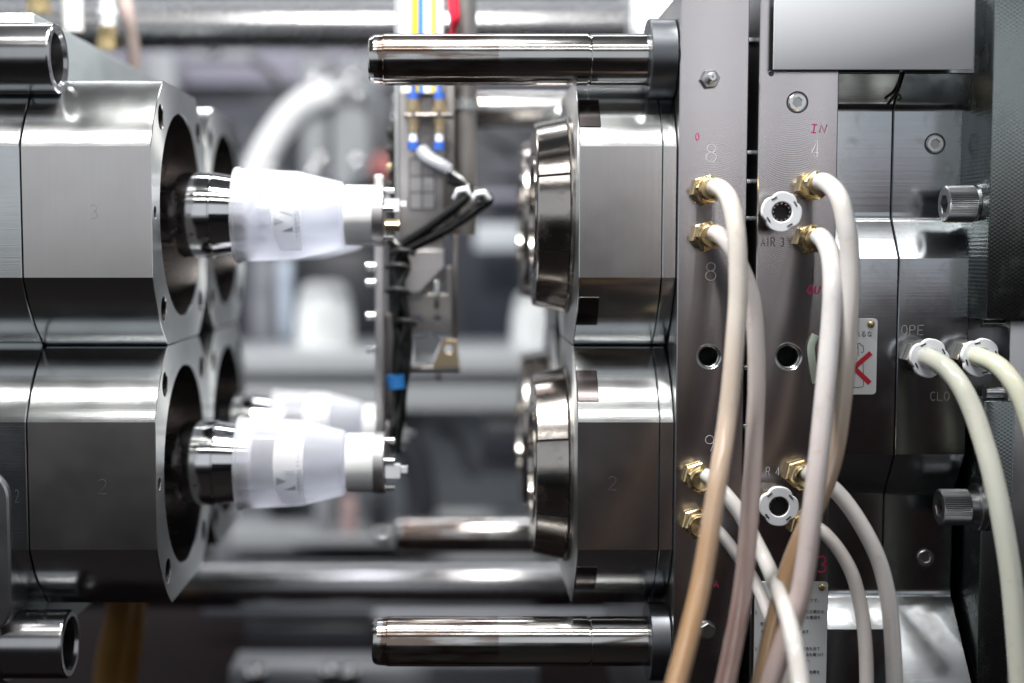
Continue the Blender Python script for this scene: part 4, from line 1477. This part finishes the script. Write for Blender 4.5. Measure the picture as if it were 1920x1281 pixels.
# rear cabinets
p = pbox('cabinet', -200, 92, 1300, 640, 2.0, 0.3, 'backslate', None, 0.01)
tag(p, 'blurred slate-coloured cabinet across the back', 'cabinet')
p2 = pbox('fascia', -200, 92, 1300, 160, 1.97, 0.03, 'backlav', p, 0.004)
pbox('pale_post', 270, 95, 330, 330, 1.9, 0.06, 'backpale', p, 0.01)
pbox('door_post', 510, 330, 545, 640, 1.9, 0.06, 'backpale', p, 0.01)
pbox('door_edge', 545, 440, 548, 640, 1.9, 0.05, 'backdark', p, 0.0)
pbox('door', 872, 225, 1010, 640, 1.9, 0.05, 'backnavy', p, 0.004)
p = pbox('ceiling_panel', -400, -60, 1180, 92, 2.3, 0.1, 'backgrey', None, 0.01)
tag(p, 'pale overhead guard panel seen past the top tie bar', 'panel')
p = pbox('guard_post', 1166, -40, 1188, 300, 0.95, 0.03, 'backgrey', None, 0.003)
tag(p, 'slim grey guard post between tie bar and bright gap', 'post')
# blurred uprights, brackets and cable runs of the machine behind
M['rose'] = paint('rose_grey_paint', (0.42, 0.30, 0.30), 0.5, 0.1)
M['pink'] = paint('faded_red_paint', (0.50, 0.16, 0.16), 0.5, 0.1)
M['skyblue'] = paint('pale_blue_paint', (0.52, 0.60, 0.72), 0.45, 0.05)
rm = thing('press_machine', 'blurred uprights, brackets and fittings of the machine behind the arm', 'machine', P(620, 640, 1.7))
for nm, x0, y0, x1, y1, Y, mt in (('upright', 628, 185, 656, 420, 1.72, 'rose'), ('upright', 700, 215, 726, 640, 1.75, 'backdark'), ('bracket', 650, 288, 735, 330, 1.7, 'pink'),
                                  ('upright', 470, 480, 512, 640, 1.74, 'backgrey'), ('strip', 524, 486, 545, 640, 1.70, 'skyblue'), ('panel', 548, 470, 700, 640, 1.78, 'backdark'),
                                  ('bracket', 352, 95, 470, 112, 1.75, 'backpale'), ('valve_block', 560, 170, 700, 205, 1.66, 'backgrey'), ('duct', 905, 300, 1000, 330, 1.7, 'backslate'),
                                  ('duct', 890, 420, 1000, 470, 1.7, 'backmid'), ('duct', 900, 360, 985, 375, 1.7, 'backlav'), ('post', 590, 930, 622, 1010, 1.40, 'backgrey'),
                                  ('post', 640, 935, 668, 1005, 1.40, 'rose'), ('post', 690, 930, 728, 1000, 1.42, 'backdark'), ('plinth', 545, 1005, 760, 1022, 1.38, 'backpale'),
                                  ('cover', 740, 770, 800, 800, 1.5, 'backpale'), ('bracket', 1010, 1000, 1090, 1055, 1.4, 'teal'), ('beam', 380, 1140, 1250, 1160, 0.95, 'backslate'),
                                  ('beam', 460, 1175, 700, 1235, 0.95, 'backdark'), ('beam', 700, 1150, 1230, 1166, 0.9, 'backgrey')):
    pbox(nm, x0, y0, x1, y1, Y, 0.05, mt, rm, 0.004)
me_glint_ball = lathe('glint_ball', [(-0.016, 0), (-0.014, 0.008), (-0.008, 0.0145), (0, 0.0165), (0.008, 0.0145), (0.014, 0.008), (0.016, 0)], 24, 'z', 60)  # small chrome balls added to give the blurred bright spots
me_glint_ball.materials.append(M['chrome'])
for px, py, Y in ((588, 152, 1.5), (596, 172, 1.5), (660, 150, 1.5), (642, 172, 1.5), (672, 178, 1.5), (600, 300, 1.45), (668, 305, 1.45), (505, 320, 1.3), (585, 325, 1.3), (400, 92, 1.6), (720, 1000, 1.3), (480, 1265, 0.6), (620, 1262, 0.6), (655, 1265, 0.6)):
    obj('glint_ball', me_glint_ball, None, rm, P(px, py, Y))
for pts, r, mt in (([(470, 110, 1.7), (520, 150, 1.7), (545, 230, 1.7), (540, 330, 1.7)], .008, 'rubber'), ([(690, 100, 1.7), (705, 200, 1.7), (690, 300, 1.7)], .010, 'backpale'),
                   ([(900, 250, 1.8), (950, 280, 1.8), (985, 350, 1.8), (980, 460, 1.8)], .010, 'rubber'), ([(820, 800, 1.5), (860, 830, 1.5), (890, 900, 1.5)], .012, 'backgrey')):
    v, f = tube_vf(catmull([P(*q) for q in pts], 8), r, 12)
    obj('cable_run', mesh('cable_run', v, f, 50), mt, rm)
# conveyor with two white cups
p = thing('conveyor', 'pale blurred conveyor beam crossing behind the cups and the arm', 'conveyor', P(700, 760, 1.3))
a, b = P(300, 655, 1.32), P(1250, 655, 1.32)
obj('belt', box('belt', a.x, b.x, 1.22, 1.62, a.z - 0.012, a.z, 0.003), 'backpale', p)
zlow = P(700, 762, 1.3).z
obj('beam', box('beam', a.x, b.x, 1.23, 1.36, zlow, a.z - 0.02, 0.003), 'backpale', p)
obj('edge_rail', box('edge_rail', a.x, b.x, 1.20, 1.219, a.z - 0.035, a.z + 0.004, 0.003), 'backpale', p)


def white_cup(px0, px1, py0, py1, Y, label):
    r1 = (px1 - px0) / 2 * scale_at(px0, py0, Y)
    q = P((px0 + px1) / 2, py1, Y)
    h = P((px0 + px1) / 2, py0, Y).z - q.z
    pr = [(0, 0), (0, r1), (h * 0.1, r1), (h * 0.6, r1 * 0.93), (h * 0.85, r1 * 0.82), (h * 0.96, r1 * 0.68), (h, r1 * 0.5), (h, 0)]
    o = obj('standing_cup', lathe('standing_cup', pr, 40, 'z', 40), 'milk', None, q)
    tag(o, label, 'cup', 'white cups standing on the conveyor')
    obj('rim', lathe('rim', [(0, r1 * 0.98), (0, r1 * 1.05), (0.006, r1 * 1.05), (0.008, r1)], 40, 'z', closed=True), 'milk', o, q)


white_cup(551, 667, 528, 690, 1.40, 'blurred white cup upside down on the conveyor below the upper cup')
white_cup(955, 1050, 545, 690, 1.40, 'blurred white cup on the conveyor beside the chromed rings')
# white hoses and pipe stubs further up
for k, (px, y0, y1, r) in enumerate(((590, 118, 350, .030), (645, 130, 350, .024), (672, 118, 330, .020))):
    a, b = P(px, y0, 1.55), P(px, y1, 1.55)
    v, f = tube_vf([(0, 0, 0), (0, 0, b.z - a.z)], r, 24)
    o = obj('vertical_pipe', mesh('vertical_pipe', v, f), 'backpale', None, a)
    tag(o, ('wide pale pipe stub nearest the curved white hose', 'middle slim pale pipe in the blurred back', 'slim pale pipe next to the guide pin tip')[k], 'pipe', 'pale pipes in the back')
    obj('pipe_cap', lathe('pipe_cap', [(-0.004, r * 1.1), (0.012, r * 1.1), (0.018, r * 0.8), (0.018, 0)], 24, 'z'), 'chrome', o, a)
v, f = tube_vf(catmull([P(628, 170, 1.5), P(560, 200, 1.5), P(505, 270, 1.5), P(470, 350, 1.5), P(455, 430, 1.5)], 8), 0.028, 20)
tag(obj('white_hose', mesh('white_hose', v, f, 50), 'milkhose', None), 'blurred white hose arching down behind the upper cup', 'hose')
# lower background machinery
p = pbox('motor_housing', 905, 790, 1010, 872, 1.25, 0.2, 'backdark', None, 0.008)
tag(p, 'black blurred box housing beside the lower chromed ring', 'housing')
p = pbox('gearbox', 470, 765, 1180, 1060, 1.6, 0.2, 'backmid', None, 0.01)
tag(p, 'slate-grey machine body below the conveyor beam', 'machine body')
pbox('pale_strip', 860, 866, 1010, 884, 1.58, 0.02, 'backlav', p, 0.002)
pbox('pale_cover', 800, 960, 1180, 1060, 1.45, 0.05, 'backpale', p, 0.004)
pbox('grey_cover', 430, 985, 790, 1032, 1.45, 0.06, 'backpale', p, 0.004)
pbox('vent_gap', 470, 1032, 800, 1052, 1.46, 0.05, 'backdark', p, 0.002)
v, f = tube_vf(catmull([P(735, 800, 1.3), P(775, 860, 1.3), P(790, 940, 1.3), P(780, 1020, 1.3)], 6), 0.03, 20)
tag(obj('black_duct', mesh('black_duct', v, f, 50), 'backdark', None), 'thick black blurred duct behind the lower cup holder', 'duct')
p = pbox('guard_screen', 395, 640, 505, 1060, 1.5, 0.1, 'backgrey', None, 0.01)
tag(p, 'grey blurred guard panel just right of the bored blocks', 'guard')
# brown hoses low on the left
for k, (pts, r, lbl) in enumerate((([(228, 1105, .34), (222, 1160, .36), (205, 1230, .38), (196, 1320, .4)], .016, 'ochre brown hose hanging behind the lower left bushing'),
                                   ([(252, 1110, .40), (250, 1180, .42), (240, 1260, .44), (232, 1340, .45)], .014, 'second brown hose hanging below the lower bored block'))):
    w = [P(*q) for q in pts]
    v, f = tube_vf(catmull([q - w[0] for q in w], 8), r, 16)
    tag(obj('brown_hose', mesh('brown_hose', v, f, 50), 'ochre', None, w[0]), lbl, 'hose', 'brown hoses low at the left')
# brass unions on top of the left half
for k, (px, y0, lbl) in enumerate(((73, 26, 'brass union at the top left corner with white ferrule'), (203, 94, 'brass union with white tube on the sloping plate edge'))):
    Yb = 0.36 if k == 0 else 0.46
    q = P(px, y0, Yb)
    t = thing('brass_union', lbl, 'fitting', q, 'brass unions on the left plate')
    obj('hex_base', lathe('hex_base', [(0, 0), (0, .0135), (.014, .0135), (.015, .012), (.015, 0)], 6, 'z', 20, 0.3), 'brass', t, q)
    obj('hex_nut', lathe('hex_nut', [(.015, 0), (.015, .0125), (.028, .0125), (.029, .011), (.029, 0)], 6, 'z', 20, 0.7), 'brass', t, q)
    obj('ferrule', lathe('ferrule', [(.029, 0), (.029, .009), (.040, .009), (.040, .0115), (.050, .0115), (.051, 0)], 20, 'z'), 'cap', t, q)
    v, f = tube_vf(catmull([Vector((0, 0, .05)), Vector((-.003, 0, .09)), Vector((-.02, .01, .15)), Vector((-.03, .02, .25))], 6), 0.0085, 14)
    obj('tube', mesh('tube', v, f, 50), 'tubewhite', t, q)
w = [P(225, -40, .48), P(238, 20, .48), P(247, 75, .50), P(252, 125, .52)]
v, f = tube_vf(catmull([q - w[0] for q in w], 8), 0.009, 16)
tag(obj('pinkish_tube', mesh('pinkish_tube', v, f, 50), hose_mat('pinkish_nylon', (0.74, 0.60, 0.56)), None, w[0]), 'pinkish tube dropping behind the sloping plate edge', 'tube')
v, f = tube_vf([P(134, -40, .42), P(137, 60, .42)], 0.012, 16)
o = obj('white_tube', mesh('white_tube', v, f, 50), 'tubewhite', None)
tag(o, 'short white tube standing between the two brass unions', 'tube')

# lit fixture glimpsed past the top of the cavity plate
m, nt, b = nodes_of('lamp_diffuser')
b.inputs['Base Color'].default_value = (0.9, 0.9, 0.9, 1)
b.inputs['Emission Color'].default_value = (0.95, 0.98, 1.0, 1)
b.inputs['Emission Strength'].default_value = 1.6
M['lit'] = m
p = pbox('light_fixture', 1192, -120, 1330, 60, 1.5, 0.05, 'lit', None, 0.004)
tag(p, 'bright white lit fixture in the gap above the guide pin collar', 'light')
pbox('fixture_frame', 1186, -124, 1336, 64, 1.505, 0.06, 'backgrey', p, 0.004)
